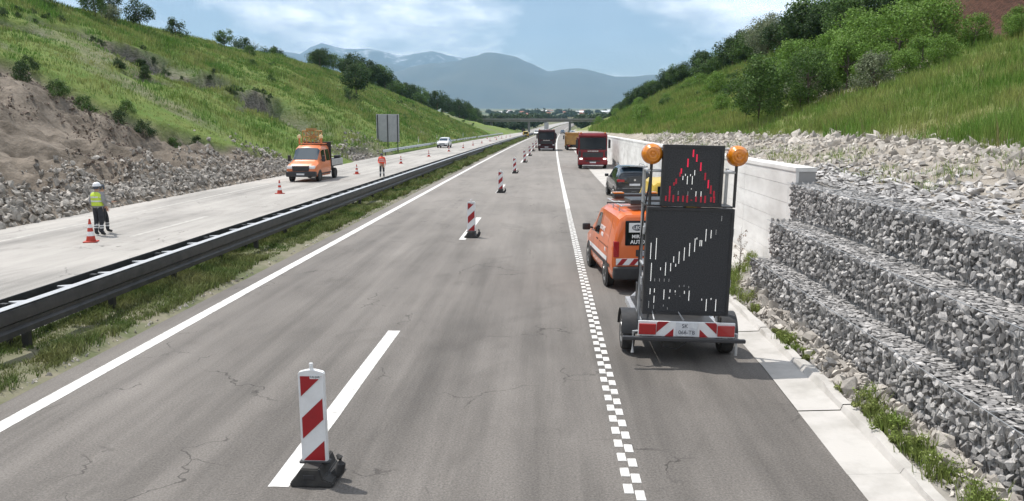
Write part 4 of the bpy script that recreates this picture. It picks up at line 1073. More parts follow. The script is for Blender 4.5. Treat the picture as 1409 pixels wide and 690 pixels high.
# ------------------------------------------------------------------ cars
SUV = [(0.0, .48, .92, 1.20, .80, .84, .62), (0.06, .36, .96, 1.40, .88, .90, .66), (0.42, .28, .98, 1.60, .90, .92, .66), (0.9, .26, .98, 1.655, .91, .92, .68), (1.8, .25, .98, 1.66, .91, .92, .69), (2.5, .25, .97, 1.60, .91, .92, .66), (3.25, .25, .96, 1.12, .90, .91, .66), (4.05, .30, .86, .98, .86, .88, .66), (4.35, .36, .72, .82, .78, .82, .62), (4.42, .44, .60, .66, .72, .76, .6)]
def make_car(t, paint, lit=False, wh=0.34, front_black=True):
    B = Body(SUV); B.build('body', paint, t)
    for s in (-1, 1):
        B.patch('side_window', 'glass_dark', t, 2.5, 5.1, 4.1, 4.85, s, 0.006, n=8, cut0=0.25, cut1=0.3)
        B.patch('front_side_window', 'glass_dark', t, 5.15, 5.8, 4.1, 4.8, s, 0.007, cut1=0.55)
        B.patch('sill_cladding', 'black_plastic', t, 1.0, 7.0, 1.9, 2.35, s, 0.008, n=8)
        for yy in (0.82, 3.46):
            b = MB(); b.lathe([(wh + 0.05, -0.01), (wh + 0.05, 0.014), (wh - 0.02, 0.02)], 'x', (s * 0.905, yy, wh + 0.01), 26); b.build('wheel_arch', 'black_plastic', t)
            wheel(t, s * 0.835, yy, wh, 0.22, 'rim', s)
        MB().rbox(s * 1.0 - 0.10, s * 1.0 + 0.10, 2.95, 3.07, 1.0, 1.15, 0.03, 2).build('mirror', paint, t, True)
        MB().rbox(min(s * .50, s * .87), max(s * .50, s * .87), -0.02, 0.16, 0.90, 1.03, 0.03, 2).build('tail_lamp', 'lamp_red', t)
        MB().rbox(min(s * .48, s * .78), max(s * .48, s * .78), 4.22, 4.40, 0.70, 0.82, 0.03, 2).build('headlight', 'headlamp_on' if lit else 'lamp_clear', t)
        MB().tube([(s * 0.60, 0.75, 1.67), (s * 0.61, 1.0, 1.70), (s * 0.61, 2.2, 1.695), (s * 0.60, 2.45, 1.64)], 0.018, 6).build('roof_rail', 'chrome', t)
    B.across('windscreen', 'glass_blue', t, 5.12, 5.92, 5.2)
    B.across('rear_window', 'glass_blue', t, 0.85, 1.92, 5.0, 0.012)
    MB().rbox(-0.64, 0.64, 0.05, 0.55, 1.625, 1.665, 0.015, 2).build('spoiler', paint, t)
    MB().rbox(-0.85, 0.85, -0.07, 0.2, 0.34, 0.62, 0.05, 3).build('rear_bumper', 'black_plastic', t, True)
    MB().rbox(-0.80, 0.80, 4.28, 4.47, 0.30, 0.55, 0.05, 3).build('front_bumper', 'black_plastic', t, True)
    MB().rbox(-0.46, 0.46, 4.36, 4.455, 0.60, 0.76, 0.02, 2).build('grille', 'black_plastic', t)
    MB().rbox(-0.26, 0.26, -0.035, 0.02, 0.72, 0.82, 0.004, 1).build('number_plate', 'plate_white', t)
    MB().rbox(-0.26, 0.26, 4.46, 4.485, 0.42, 0.52, 0.004, 1).build('number_plate', 'plate_white', t)
    MB().rbox(-0.62, 0.62, -0.082, -0.068, 0.60, 0.615, 0.004, 1).build('chrome_strip', 'chrome', t)
    b = MB(); b.lathe([(0.001, -0.03), (0.05, -0.03), (0.05, 0.0), (0.001, 0.0)], 'y', (0, 0.0, 1.0), 16); b.build('badge', 'chrome', t)
    return B
suv = thing('parked_car', 'black sport utility car parked on the concrete apron beside the wall', 'car', (4.33, 39.7, 0.03), R(3.0)); make_car(suv, 'car_black')
wc = thing('white_car', 'white car driving on the closed carriageway past the far guardrail', 'car', (-17.3 + 0.7, 134.5, 0.0), R(180 - 2)); make_car(wc, 'car_white')
for (x, y, p, lab) in ((3.4, 330, 'car_black', 'dark car driving on the motorway near the bridge'), (6.9, 300, 'car_black', 'dark car standing on the shoulder near the bridge'), (7.2, 285, 'car_white', 'white car standing on the shoulder before the bridge')):
    o = thing('distant_car', lab, 'car', (x + float(sh(y)) - 1.5, y, 0.0), R(180)); make_car(o, p)

# ------------------------------------------------------------------ trucks
def make_truck(t, paint, lit, tip, cargo=True):
    """cab front at y = 0, body behind towards +y"""
    b = MB(); b.prism([(0.06, 0.55), (0.0, 0.80), (0.02, 1.55), (0.16, 2.75), (0.34, 2.98), (1.75, 3.02), (1.85, 2.9), (1.85, 0.75), (1.5, 0.55)], 'x', -1.20, 1.20)
    cab = b.build('cab', paint, t)
    bm = bmesh.new(); bm.from_mesh(cab.data); bmesh.ops.bevel(bm, geom=[e for e in bm.edges if e.calc_length() > 0.3], offset=0.09, segments=3, affect='EDGES'); bm.to_mesh(cab.data); bm.free()
    # windscreen lying on the sloped front
    f = lambda z: 0.02 + (z - 1.55) / 1.2 * 0.14
    b = MB(); vs = []
    for z in (1.62, 2.62):
        for x in (-1.10, -0.6, 0, 0.6, 1.10): vs.append((x, f(z) - 0.012 - 0.02 * (1 - (x / 1.1) ** 2), z))
    b.add(vs, [(i, i + 1, i + 6, i + 5) for i in range(4)]); b.add([(v[0], v[1] + 0.05, v[2]) for v in vs], [(i, i + 1, i + 6, i + 5) for i in range(4)]); b.build('windscreen', 'glass_dark', t)
    MB().rbox(-1.15, 1.15, -0.10, 0.35, 2.70, 2.82, 0.03, 2).build('sun_visor', paint, t)
    g = MB().rbox(-0.86, 0.86, -0.035, 0.05, 0.98, 1.40, 0.03, 2).build('grille', 'black_plastic', t)
    for k in range(3): MB().box(-0.80, 0.80, -0.048, -0.034, 1.05 + 0.11 * k, 1.08 + 0.11 * k).build('grille_bar', 'rim_dark', g)
    for s in (-1, 1):
        MB().rbox(min(s * 1.02, s * 1.20), max(s * 1.02, s * 1.20), -0.03, 0.10, 1.02, 1.50, 0.02, 2).build('corner_deflector', 'black_plastic', t)
        MB().tube([(s * 0.25, -0.03, 1.64), (s * 0.75, -0.035, 1.72)], 0.018, 5).build('wiper', 'black_plastic', t)
        MB().rbox(s * 1.0 - 0.08, s * 1.0 + 0.08, 0.28, 0.40, 2.98, 3.06, 0.02, 1).build('marker_lamp', 'amber', t)
        MB().rbox(min(s * 1.05, s * 1.22), max(s * 1.05, s * 1.22), 0.10, 0.50, 0.40, 0.52, 0.01, 1).build('step', 'black_plastic', t)
    MB().rbox(-0.62, 0.62, -0.10, 0.0, 0.62, 0.72, 0.01, 1).build('bumper_intake', 'black_plastic', t)
    for k in range(6): MB().rbox(-0.46 + 0.16 * k, -0.34 + 0.16 * k, -0.02, 0.05, 1.44, 1.55, 0.01, 1).build('badge_letter', 'chrome', t)
    MB().rbox(-1.24, 1.24, -0.09, 0.30, 0.36, 0.72, 0.06, 3).build('bumper', paint, t)
    MB().rbox(-0.90, 0.90, -0.10, 0.2, 0.24, 0.36, 0.03, 2).build('lower_spoiler', 'chrome' if lit else 'steel_galv', t)
    MB().rbox(-0.26, 0.26, -0.105, -0.09, 0.50, 0.61, 0.003, 1).build('number_plate', 'plate_white', t)
    for s in (-1, 1):
        MB().rbox(min(s * .86, s * 1.12), max(s * .86, s * 1.12), -0.10, 0.05, 0.80, 0.92, 0.03, 2).build('headlight', 'headlamp_on' if lit else 'lamp_clear', t)
        m_ = MB().rbox(s * 1.36 - 0.10, s * 1.36 + 0.10, -0.12, 0.0, 1.75, 2.45, 0.03, 2).build('mirror', 'black_plastic', t)
        MB().tube([(s * 1.17, 0.12, 2.50), (s * 1.36, -0.05, 2.50), (s * 1.36, -0.06, 2.40)], 0.02, 6).build('mirror_arm', 'black_plastic', m_)
        MB().box(min(s * 1.195, s * 1.207), max(s * 1.195, s * 1.207), 0.32, 1.25, 1.62, 2.45).build('side_window', 'glass_dark', t)
        for yy in (0.95, 5.0, 6.35): wheel(t, s * 1.03, yy, 0.50, 0.32, 'rim_dark', s)
        MB().rbox(min(s * 0.82, s * 1.215), max(s * 0.82, s * 1.215), 0.35, 1.52, 0.98, 1.07, 0.02, 1).build('mudguard', 'black_plastic', t)
    MB().box(-0.45, 0.45, 1.0, 7.6, 0.62, 0.92).build('chassis', 'black_plastic', t)
    if cargo:
        b = MB(); b.box(-1.22, 1.22, 2.10, 7.7, 1.02, 1.16); b.box(-1.25, -1.18, 2.10, 7.7, 1.16, 2.55); b.box(1.18, 1.25, 2.10, 7.7, 1.16, 2.55); b.box(-1.18, 1.18, 2.10, 2.17, 1.16, 2.80); b.box(-1.18, 1.18, 7.63, 7.7, 1.16, 2.5)
        tb = b.build('tipper_body', tip, t)
        for s in (-1, 1):
            for yy in np.arange(2.6, 7.6, 0.95): MB().box(min(s * 1.25, s * 1.31), max(s * 1.25, s * 1.31), yy, yy + 0.09, 1.1, 2.52).build('rib', tip, tb)
    for s in (-1, 1): MB().rbox(min(s * .75, s * 1.1), max(s * .75, s * 1.1), 7.7, 7.76, 0.75, 0.88, 0.01, 1).build('tail_lamp', 'lamp_red', t)
rt = thing('dump_truck', 'red dump truck with lit headlights parked half on the apron', 'truck', (3.92, 68.6, 0.01), R(-1.5)); make_truck(rt, 'truck_red', True, 'truck_red')
mt_ = thing('dump_truck', 'dark maroon truck driving along the lane behind the red one', 'truck', (0.02, 116.3, 0.0), R(-0.8)); make_truck(mt_, 'truck_maroon', False, 'truck_maroon')
yt = thing('dump_truck', 'ochre yellow tipper truck parked on the shoulder behind the red truck', 'truck', (4.0, 118.5, 0.01), R(181)); make_truck(yt, 'tipper_ochre', False, 'tipper_ochre')
yt.location.y += 7.7; yt.scale = (0.97, 1, 0.84)

# ------------------------------------------------------------------ orange crew-cab flatbed
SPR = [(0.0, .45, .70, .80, .78, .82, .60), (0.06, .38, .84, .98, .92, .95, .70), (0.30, .34, 1.05, 1.18, .97, .99, .74), (0.95, .33, 1.22, 1.36, .98, 1.0, .78), (1.62, .33, 1.25, 2.22, .98, 1.0, .80), (1.95, .33, 1.25, 2.36, .98, 1.0, .82), (3.0, .33, 1.25, 2.38, .98, 1.0, .82), (3.42, .33, 1.25, 2.36, .98, 1.0, .82), (3.48, .40, 1.25, 2.30, .95, .97, .78)]
ot = thing('flatbed_truck', 'orange crew cab flatbed truck carrying a folded lattice sign on its roof', 'truck', (-15.95, 52.0, 0.004), R(-1.5))
BO = Body(SPR); BO.build('cab', 'truck_orange', ot)
BO.across('windscreen', 'glass_blue', ot, 3.08, 3.95, 5.0, 0.012)
for s in (-1, 1):
    BO.patch('front_window', 'glass_dark', ot, 3.70, 5.35, 4.05, 4.85, s, 0.007, cut0=0.35); BO.patch('rear_side_window', 'glass_dark', ot, 5.50, 6.75, 4.05, 4.85, s, 0.007)
    BO.patch('sill', 'black_plastic', ot, 1.5, 7.9, 1.9, 2.25, s, 0.008, n=8)
    MB().rbox(min(s * .55, s * .93), max(s * .55, s * .93), -0.02, 0.30, 0.86, 1.06, 0.05, 2).build('headlight', 'lamp_clear', ot)
    m_ = MB().rbox(s * 1.16 - 0.10, s * 1.16 + 0.10, 1.20, 1.32, 1.28, 1.70, 0.03, 2).build('mirror', 'black_plastic', ot)
    MB().tube([(s * 0.96, 1.3, 1.40), (s * 1.12, 1.26, 1.42)], 0.03, 6).build('mirror_arm', 'black_plastic', m_)
    for yy in (0.95, 4.55):
        b = MB(); b.lathe([(0.42, -0.01), (0.42, 0.014), (0.33, 0.02)], 'x', (s * 0.985, yy, 0.37), 24)
        if yy < 2: b.build('wheel_arch', 'black_plastic', ot)
        wheel(ot, s * 0.89, yy, 0.36, 0.24, 'rim_dark', s)
MB().rbox(-0.98, 0.98, -0.10, 0.35, 0.34, 0.70, 0.07, 3).build('front_bumper', 'black_plastic', ot, True)
gq = MB().rbox(-0.55, 0.55, -0.06, 0.22, 0.72, 1.05, 0.04, 2).build('grille', 'black_plastic', ot)
MB().rbox(-0.26, 0.26, -0.115, -0.10, 0.46, 0.57, 0.003, 1).build('number_plate', 'plate_white', ot)
b = MB(); b.box(-1.02, 1.02, 3.6, 6.3, 0.85, 0.97); b.build('bed_floor', 'steel_dark', ot)
for s in (-1, 1): MB().rbox(min(s * 1.0, s * 1.04), max(s * 1.0, s * 1.04), 3.6, 6.3, 0.92, 1.34, 0.01, 1).build('dropside', 'steel_galv', ot)
MB().rbox(-0.99, 0.99, 6.26, 6.30, 0.92, 1.34, 0.01, 1).build('tailgate', 'steel_galv', ot)
MB().rbox(-1.0, 1.0, 3.55, 3.62, 0.9, 2.55, 0.01, 1).build('headboard', 'black_plastic', ot)
MB().box(-0.4, 0.4, 3.4, 6.1, 0.5, 0.85).build('chassis', 'black_plastic', ot)
for (x, y) in ((0.75, 5.9), (0.2, 5.2)):
    MB().rbox(x - 0.22, x + 0.22, y - 0.2, y + 0.2, 0.971, 1.56, 0.08, 2).build('equipment_case', 'black_plastic', ot)
b = MB(); b.box(-0.80, 0.80, 2.2, 3.3, 2.40, 2.46); fr = b.build('roof_frame', 'truck_orange', ot)
b = MB()
for y in (2.35, 3.1):
    for (p, q) in (((-0.55, 2.46), (-0.55, 3.3)), ((0.55, 2.46), (0.55, 3.3)), ((-0.55, 3.3), (0.55, 3.3)), ((-0.55, 2.5), (0.55, 3.3)), ((0.55, 2.5), (-0.55, 3.3)), ((-0.55, 2.9), (0.55, 2.9)), ((0, 2.46), (0, 3.3))):
        b.tube([(p[0], y, p[1]), (q[0], y, q[1])], 0.032, 5)
for x in (-0.55, 0, 0.55):
    b.tube([(x, 2.35, 3.28), (x, 3.1, 3.28)], 0.03, 5); b.tube([(x, 2.35, 2.6), (x, 3.1, 3.2)], 0.028, 5)
b.box(-0.30, 0.22, 2.3, 3.0, 3.30, 3.46); b.build('folded_lattice', 'tipper_ochre', ot)
for x in (-0.74, 0.74):
    lp = MB().tube([(x, 2.2, 2.46), (x, 2.2, 2.80)], 0.05, 8).build('beacon_stalk', 'truck_orange', ot)
    b = MB(); b.lathe([(0.001, 2.80), (0.13, 2.80), (0.14, 2.92), (0.10, 3.02), (0.001, 3.05)], 'z', (x, 2.2, 0), 14); b.build('beacon', 'amber_pale', lp, True)

# ------------------------------------------------------------------ signs
sg = thing('road_sign', 'large grey sign panel seen from behind beside the far shoulder', 'sign', (-20.55, 105, 0.0), R(4))
for k in range(2): MB().rbox(-1.48 + 1.485 * k, -0.01 + 1.485 * k, -0.03, 0.03, 1.5, 5.05, 0.01, 1).build('panel', 'sign_back', sg)
for k in range(3): MB().box(-1.30 + 1.28 * k - 0.06, -1.30 + 1.28 * k + 0.06, -0.10, -0.031, -0.4, 5.0).build('post', 'steel_dark', sg)
for z in (2.2, 3.3, 4.4): MB().box(-1.45, 1.45, -0.05, -0.031, z, z + 0.06).build('stiffener', 'sign_back', sg)
s2 = thing('road_sign', 'round dark sign seen from behind at the end of the median', 'sign', (-9.9 + float(sh(255)), 255, 0))
MB().tube([(0, 0, 0), (0, 0, 1.5)], 0.04, 8).build('post', 'steel_galv', s2); b = MB(); b.lathe([(0.001, -0.02), (0.60, -0.02), (0.60, 0.02), (0.001, 0.02)], 'y', (0, -0.05, 2.0), 24); b.build('disc', 'black_plastic', s2)
s3 = thing('road_sign', 'grey sign panel on a pole standing before the bridge', 'sign', (-4.6 + float(sh(330)), 330, 0))
MB().tube([(0, 0, 0), (0, 0, 3.2)], 0.08, 8).build('post', 'steel_galv', s3); MB().rbox(-0.9, 0.9, -0.12, -0.08, 2.0, 4.6, 0.01, 1).build('panel', 'sign_back', s3)
# far works traffic at the crossover
for (x, y, p, lab) in ((-8.4, 238, 'yellow_paint', 'yellow works van standing at the median crossover'), (-7.2, 300, 'car_white', 'white van queuing beyond the median crossover'), (-4.6, 345, 'truck_red', 'red van queuing under the bridge approach'), (-6.6, 372, 'car_white', 'white van queuing close to the bridge')):
    o = thing('works_van', lab, 'van', (x + float(sh(y)), y, 0.004), R(random.uniform(-6, 6)) + (0 if p != 'car_white' else math.pi)); make_van(o, p)
mk = MB()
for i, (x, y) in enumerate([(-20.4, 128), (-20.4, 148), (-20.5, 190), (-20.5, 212)]):
    o = thing('marker_post', 'slim white marker post in the grass beside the far guardrail', 'post', (x + float(sh(y)) - 0.5, y, float(left_h(x + float(sh(y)) - 0.5, y)) - 0.02), 0, 'marker posts beside the far guardrail')
    MB().prism([(-0.06, -0.05), (0.06, -0.05), (0, 0.07)], 'z', 0, 0.95).build('post', 'board_white', o); MB().box(-0.04, 0.04, -0.056, -0.051, 0.7, 0.85).build('reflector', 'lamp_red', o)

# ------------------------------------------------------------------ people
def person(name, label, loc, rz, top_m, vest_m, hat_m, P, h=1.76, group=None):
    """P: joint positions in units of a 1.76 m figure, facing -y in local space"""
    t = thing(name, label, 'person', loc, rz, group)
    k = h / 1.76
    J = {n: Vector(v) * k for n, v in P.items()}
    names = list(J); idx = {n: i for i, n in enumerate(names)}
    bones = [('pelvis', 'spine'), ('spine', 'chest'), ('chest', 'neck'), ('neck', 'head'), ('head', 'crown')]
    for s in 'lr':
        bones += [('chest', 'shoulder_' + s), ('shoulder_' + s, 'elbow_' + s), ('elbow_' + s, 'wrist_' + s), ('wrist_' + s, 'palm_' + s), ('pelvis', 'hip_' + s), ('hip_' + s, 'knee_' + s), ('knee_' + s, 'ankle_' + s), ('ankle_' + s, 'toe_' + s)]
    rad = dict(pelvis=(.155, .115), spine=(.140, .105), chest=(.165, .115), neck=(.058, .058), head=(.080, .092), crown=(.070, .080), shoulder=(.062, .062), elbow=(.048, .048), wrist=(.034, .034), palm=(.040, .022), hip=(.104, .105), knee=(.078, .080), ankle=(.062, .064), toe=(.042, .032))
    V = [J[n] for n in names]; E = [(idx[a], idx[b]) for a, b in bones]
    Rd = [rad[n.split('_')[0]] for n in names]
    for s, sx in (('l', 1), ('r', -1)):                     # five fingers
        pw = J['palm_' + s]; d = (pw - J['wrist_' + s]).normalized()
        for q in range(5):
            off = Vector((0.0, (-0.030 + 0.02 * q) * k, 0)); L = (0.05, 0.075, 0.085, 0.08, 0.06)[q] * k
            a = pw + off * 0.8 + d * 0.03 * k; c = a + d * L * 0.6 + off * (1.2 if q == 0 else 0.2); e = c + d * L * 0.5 + Vector((-sx * 0.012 * k, 0, 0))
            i0 = len(V); V += [a, c, e]; E += [(idx['palm_' + s], i0), (i0, i0 + 1), (i0 + 1, i0 + 2)]; Rd += [(.010, .010), (.009, .009), (.008, .008)]
    me = bpy.data.meshes.new('body'); me.from_pydata([tuple(v) for v in V], E, [])
    o = bpy.data.objects.new('body', me); COL.objects.link(o)
    o.modifiers.new('skin', 'SKIN'); sub = o.modifiers.new('sub', 'SUBSURF'); sub.levels = 2; sub.render_levels = 2
    for i, r in enumerate(Rd):
        me.skin_vertices[0].data[i].radius = (r[0] * k, r[1] * k); me.skin_vertices[0].data[i].use_root = (i == 0)
    dg = bpy.context.evaluated_depsgraph_get(); m2 = bpy.data.meshes.new_from_object(o.evaluated_get(dg)); bpy.data.objects.remove(o)
    m2.materials.clear()
    for q in ('cloth_dark', top_m, 'skin', 'rubber', 'reflective'): m2.materials.append(M(q))
    for p in m2.polygons:
        c = p.center; mi = 1
        zs = c.z / k
        near_leg = zs < 0.95 and min((c - J['wrist_l']).length, (c - J['wrist_r']).length) > 0.16 * k
        if near_leg and abs(c.x) < 0.34 * k: mi = 0
        if zs < 0.10: mi = 3
        elif near_leg and (0.24 < zs < 0.29 or 0.33 < zs < 0.38): mi = 4
        if zs > 1.49: mi = 2
        for s in 'lr':
            w_, p_ = J['wrist_' + s], J['palm_' + s]; d = (p_ - w_).normalized()
            if (c - w_).dot(d) > -0.01 and (c - p_).length < 0.20 * k: mi = 2
        p.material_index = mi; p.use_smooth = True
    link('body', m2, t)
    # face: nose, eyes, mouth, ears
    hd = J['head'] + Vector((0, 0, 0.02 * k)); b = MB()
    b.add([hd + Vector(v) * k for v in ((-.014, -.088, -.012), (.014, -.088, -.012), (0, -.112, -.012), (0, -.090, .03))], [(0, 1, 2), (0, 2, 3), (1, 3, 2), (0, 3, 1)])
    for s in (-1, 1): b.box(hd.x + s * .085 * k - .008, hd.x + s * .085 * k + .008, hd.y - .015 * k, hd.y + .02 * k, hd.z - .03 * k, hd.z + .03 * k)
    b.build('nose_and_ears', 'skin', t)
    b = MB()
    for s in (-1, 1): b.box(hd.x + s * .032 * k - .010, hd.x + s * .032 * k + .010, hd.y - .096 * k, hd.y - .080 * k, hd.z + .018 * k, hd.z + .028 * k)
    b.box(hd.x - .022 * k, hd.x + .022 * k, hd.y - .096 * k, hd.y - .080 * k, hd.z - .050 * k, hd.z - .042 * k); b.build('eyes_and_mouth', 'print_dark', t)
    hair = MB(); hair.lathe([(0.088 * k, -0.06 * k), (0.098 * k, 0.0), (0.094 * k, 0.06 * k), (0.06 * k, 0.105 * k), (0.002, 0.122 * k)], 'z', (hd.x, hd.y + 0.016 * k, hd.z + 0.01), 16); hair.build('hair', 'print_dark', t, True)
    if hat_m:
        b = MB(); b.lathe([(0.155 * k, 0.050 * k), (0.128 * k, 0.055 * k), (0.125 * k, 0.09 * k), (0.105 * k, 0.145 * k), (0.06 * k, 0.175 * k), (0.002, 0.185 * k)], 'z', (hd.x, hd.y - 0.004, hd.z), 20); b.build('helmet', hat_m, t, True)
    if vest_m:
        ch, sp, pe = J['chest'], J['spine'], J['pelvis']; b = MB(); vs = []; n = 20
        secs = [(pe.lerp(sp, 0.25), .196, .150), (sp, .192, .148), (sp.lerp(ch, 0.6), .206, .156), (ch + Vector((0, 0, .02 * k)), .215, .150), (ch + Vector((0, 0, .085 * k)), .165, .105), (ch + Vector((0, 0, .115 * k)), .085, .075)]
        for c, rx, ry in secs:
            for j in range(n):
                a = 2 * math.pi * j / n; vs.append((c.x + rx * k * math.copysign(abs(math.cos(a)) ** 0.8, math.cos(a)), c.y + ry * k * math.sin(a), c.z))
        b.add(vs, [(i * n + j, i * n + (j + 1) % n, (i + 1) * n + (j + 1) % n, (i + 1) * n + j) for i in range(5) for j in range(n)])
        v = b.build('vest', vest_m, t, True)
        for f0 in (0.1, 0.75):
            c = sp.lerp(ch, f0); b = MB(); b.lathe([(1.0, -0.024 * k), (1.0, 0.024 * k)], 'z', (0, 0, 0), n); o = b.build('reflective_band', 'reflective', v); o.scale = (.212 * k, .163 * k, 1); o.location = c
    return t
STAND = dict(pelvis=(0, 0, .97), spine=(0, 0, 1.15), chest=(0, .0, 1.36), neck=(0, -.01, 1.50), head=(0, -.02, 1.60), crown=(0, -.01, 1.68),
    shoulder_l=(.19, 0, 1.41), elbow_l=(.25, .03, 1.14), wrist_l=(.24, -.10, .93), palm_l=(.235, -.13, .86), hip_l=(.09, 0, .92), knee_l=(.11, -.03, .51), ankle_l=(.12, .02, .09), toe_l=(.14, -.14, .04),
    shoulder_r=(-.19, 0, 1.41), elbow_r=(-.26, .05, 1.15), wrist_r=(-.20, -.15, 1.0), palm_r=(-.15, -.20, .96), hip_r=(-.09, 0, .92), knee_r=(-.11, .02, .51), ankle_r=(-.13, .06, .09), toe_r=(-.15, -.10, .04))
W1 = dict(STAND); W1.update(knee_l=(.12, -.10, .52), ankle_l=(.13, -.10, .09), toe_l=(.15, -.26, .04), knee_r=(-.10, .02, .52), ankle_r=(-.12, .16, .10), toe_r=(-.14, .0, .04), elbow_r=(-.24, -.10, 1.18), wrist_r=(-.10, -.28, 1.12), palm_r=(-.06, -.34, 1.12))
person('person', 'worker in yellow hi vis vest and white helmet standing with back turned near a cone', (-15.05, 26.4, 0.004), R(172), 'cloth_grey', 'hi_vis_yellow', 'helmet_white', STAND, 1.76)
W1b = {k_: v for k_, v in W1.items()}
person('person', 'worker in dark clothes standing half hidden behind the yellow vested worker', (-15.20, 26.98, 0.004), R(120), 'cloth_grey', None, None, W1b, 1.70)
person('person', 'worker in red hi vis vest and dark trousers standing near the median guardrail', (-11.72, 57.4, 0.004), R(12), 'hi_vis_red', 'hi_vis_red', None, STAND, 1.72)

# ------------------------------------------------------------------ loose rocks
def scatter_rocks(items, mtl, n_single, label, group, rest_name, name='rock'):
    """the largest-showing rocks as things, the rest one mass"""
    items = sorted(items, key=lambda q: -max(q[3]) / max(8.0, math.hypot(q[1][0], q[1][1])))
    for q in items[:n_single]:
        o = link(name, proto_mesh(q[0], mtl), None, q[1], q[2], q[3]); tag(o, label, 'rock', group)
    if items[n_single:]:
        struct(link(rest_name, stone_cloud(items[n_single:], mtl, rest_name)), 'stuff')
it = []
for _ in range(8500):
    y = random.uniform(16, 64.5); u = abs(random.gauss(0, 1.0)) * np.interp(y, [16, 40, 55, 64], [1.7, 1.6, 1.9, 1.6]) + 0.15
    x = -19.4 + float(sh(y)) - u
    s = random.choice([0.08, 0.11, 0.13, 0.16, 0.2, 0.25, 0.32]) * random.uniform(0.8, 1.3) * (1.25 if random.random() < 0.06 else 1) * (1.5 if (y < 36 and random.random() < 0.08) else 1)
    it.append((random.randrange(14), (x, y, float(left_h(x, y)) + s * random.uniform(0.05, 0.30)), rnd_rot(), (s * random.uniform(.9, 1.5), s * random.uniform(.8, 1.2), s * random.uniform(.6, .9))))
scatter_rocks(it, 'rubble_stone', 130, 'grey broken rock in the rubble at the foot of the excavated slope', 'rocks at the foot of the excavated slope', 'rubble')
it = []
for _ in range(7000):
    y = random.uniform(22, 52); u = random.uniform(2.0, 16); x = -19.4 + float(sh(y)) - u
    if float(slide_mask(np.array(u), np.array(y))) < 0.6 or fbm(x * .3, y * .3, 3) < -0.12: continue
    s = random.uniform(0.06, 0.22) * (1.8 if random.random() < 0.05 else 1)
    it.append((random.randrange(14), (x, y, float(left_h(x, y)) + s * 0.12), rnd_rot(), (s * 1.3, s, s * .7)))
struct(link('soil_clods', stone_cloud(it, 'clod', 'soil_clods')), 'stuff')
it = []
for (u0, y0) in ((3, 90), (2.5, 84), (3.5, 96)):
    for _ in range(110):
        u, y = u0 + random.gauss(0, 1.0), y0 + random.gauss(0, 4.0); x = -19.4 + float(sh(y)) - max(u, 0.3); s = random.uniform(0.2, 0.6)
        it.append((random.randrange(14), (x, y, float(left_h(x, y)) + 0.05), rnd_rot(), (s, s, s * .7)))
struct(link('rock_debris', stone_cloud(it, 'rubble_stone', 'rock_debris')), 'stuff')
# pale boulders on the bench above the wall and gabions
it = []
for _ in range(6000):
    y = random.uniform(7, 62); e = float(np.interp(y, [0, 16, 30, 45, 75], [10.6, 10.8, 11.2, 10.2, 7.6]))
    w = random.uniform(7.6 if y < 22 else 6.5, e + 0.3); s = random.uniform(0.07, 0.28)
    if w > e - 1.6 and random.random() < 0.06: s = random.uniform(0.3, 0.6) * (0.65 if y < 20 else 1)
    if fbm(w * .5 + 9, y * .4, 3) < -0.38: continue
    x = w + float(sh(y))
    it.append((random.randrange(14), (x, y, float(right_h(x, y)) - s * 0.02), rnd_rot(), (s * random.uniform(1.1, 1.6), s * random.uniform(.8, 1.2), s * random.uniform(.6, .85))))
scatter_rocks(it, 'pale_stone', 100, 'pale limestone rock on the bench above the gabions and wall', 'pale rocks on the bench', 'pale_rubble')
it = []
for _ in range(2600):
    y = random.uniform(6.5, 23); w = 6.40 + abs(random.gauss(0, 0.9))
    if w > 9: continue
    s = random.uniform(0.08, 0.22); x = w + float(sh(y))
    it.append((random.randrange(14), (x, y, float(right_h(x, y)) + s * 0.1), (random.uniform(-.5, .5), random.uniform(-.5, .5), random.uniform(0, 6.28)), (s * 1.5, s, s * .5)))
struct(link('slate_rubble', stone_cloud(it, 'gabion_stone', 'slate_rubble')), 'stuff')
# rubble along the gabion foot
it = []
for _ in range(1500):
    y = random.uniform(4.5, 18.2); t_ = random.random() ** 0.7; x = 4.02 + 0.46 * t_ + float(sh(y)); s = random.uniform(0.05, 0.15)
    if random.random() < 0.09: s = random.uniform(0.17, 0.30)
    it.append((random.randrange(14), (x, y, 0.06 + 0.13 * t_ + s * 0.15), rnd_rot(), (s * random.uniform(1, 1.5), s, s * .8)))
scatter_rocks(it, 'pale_stone', 70, 'pale rock lying along the foot of the lowest gabion tier', 'rocks along the gabion foot', 'foot_rubble')
# crumbled concrete along the median edge
it = []
for _ in range(900):
    y = random.uniform(6, 70); x = -7.36 - abs(random.gauss(0, 0.10)) + float(sh(y)); s = random.uniform(0.02, 0.07)
    it.append((random.randrange(14), (x, y, 0.02), rnd_rot(), (s * 1.4, s * 1.5, s * .6)))
struct(link('edge_rubble', stone_cloud(it, 'pale_stone', 'edge_rubble')), 'stuff')

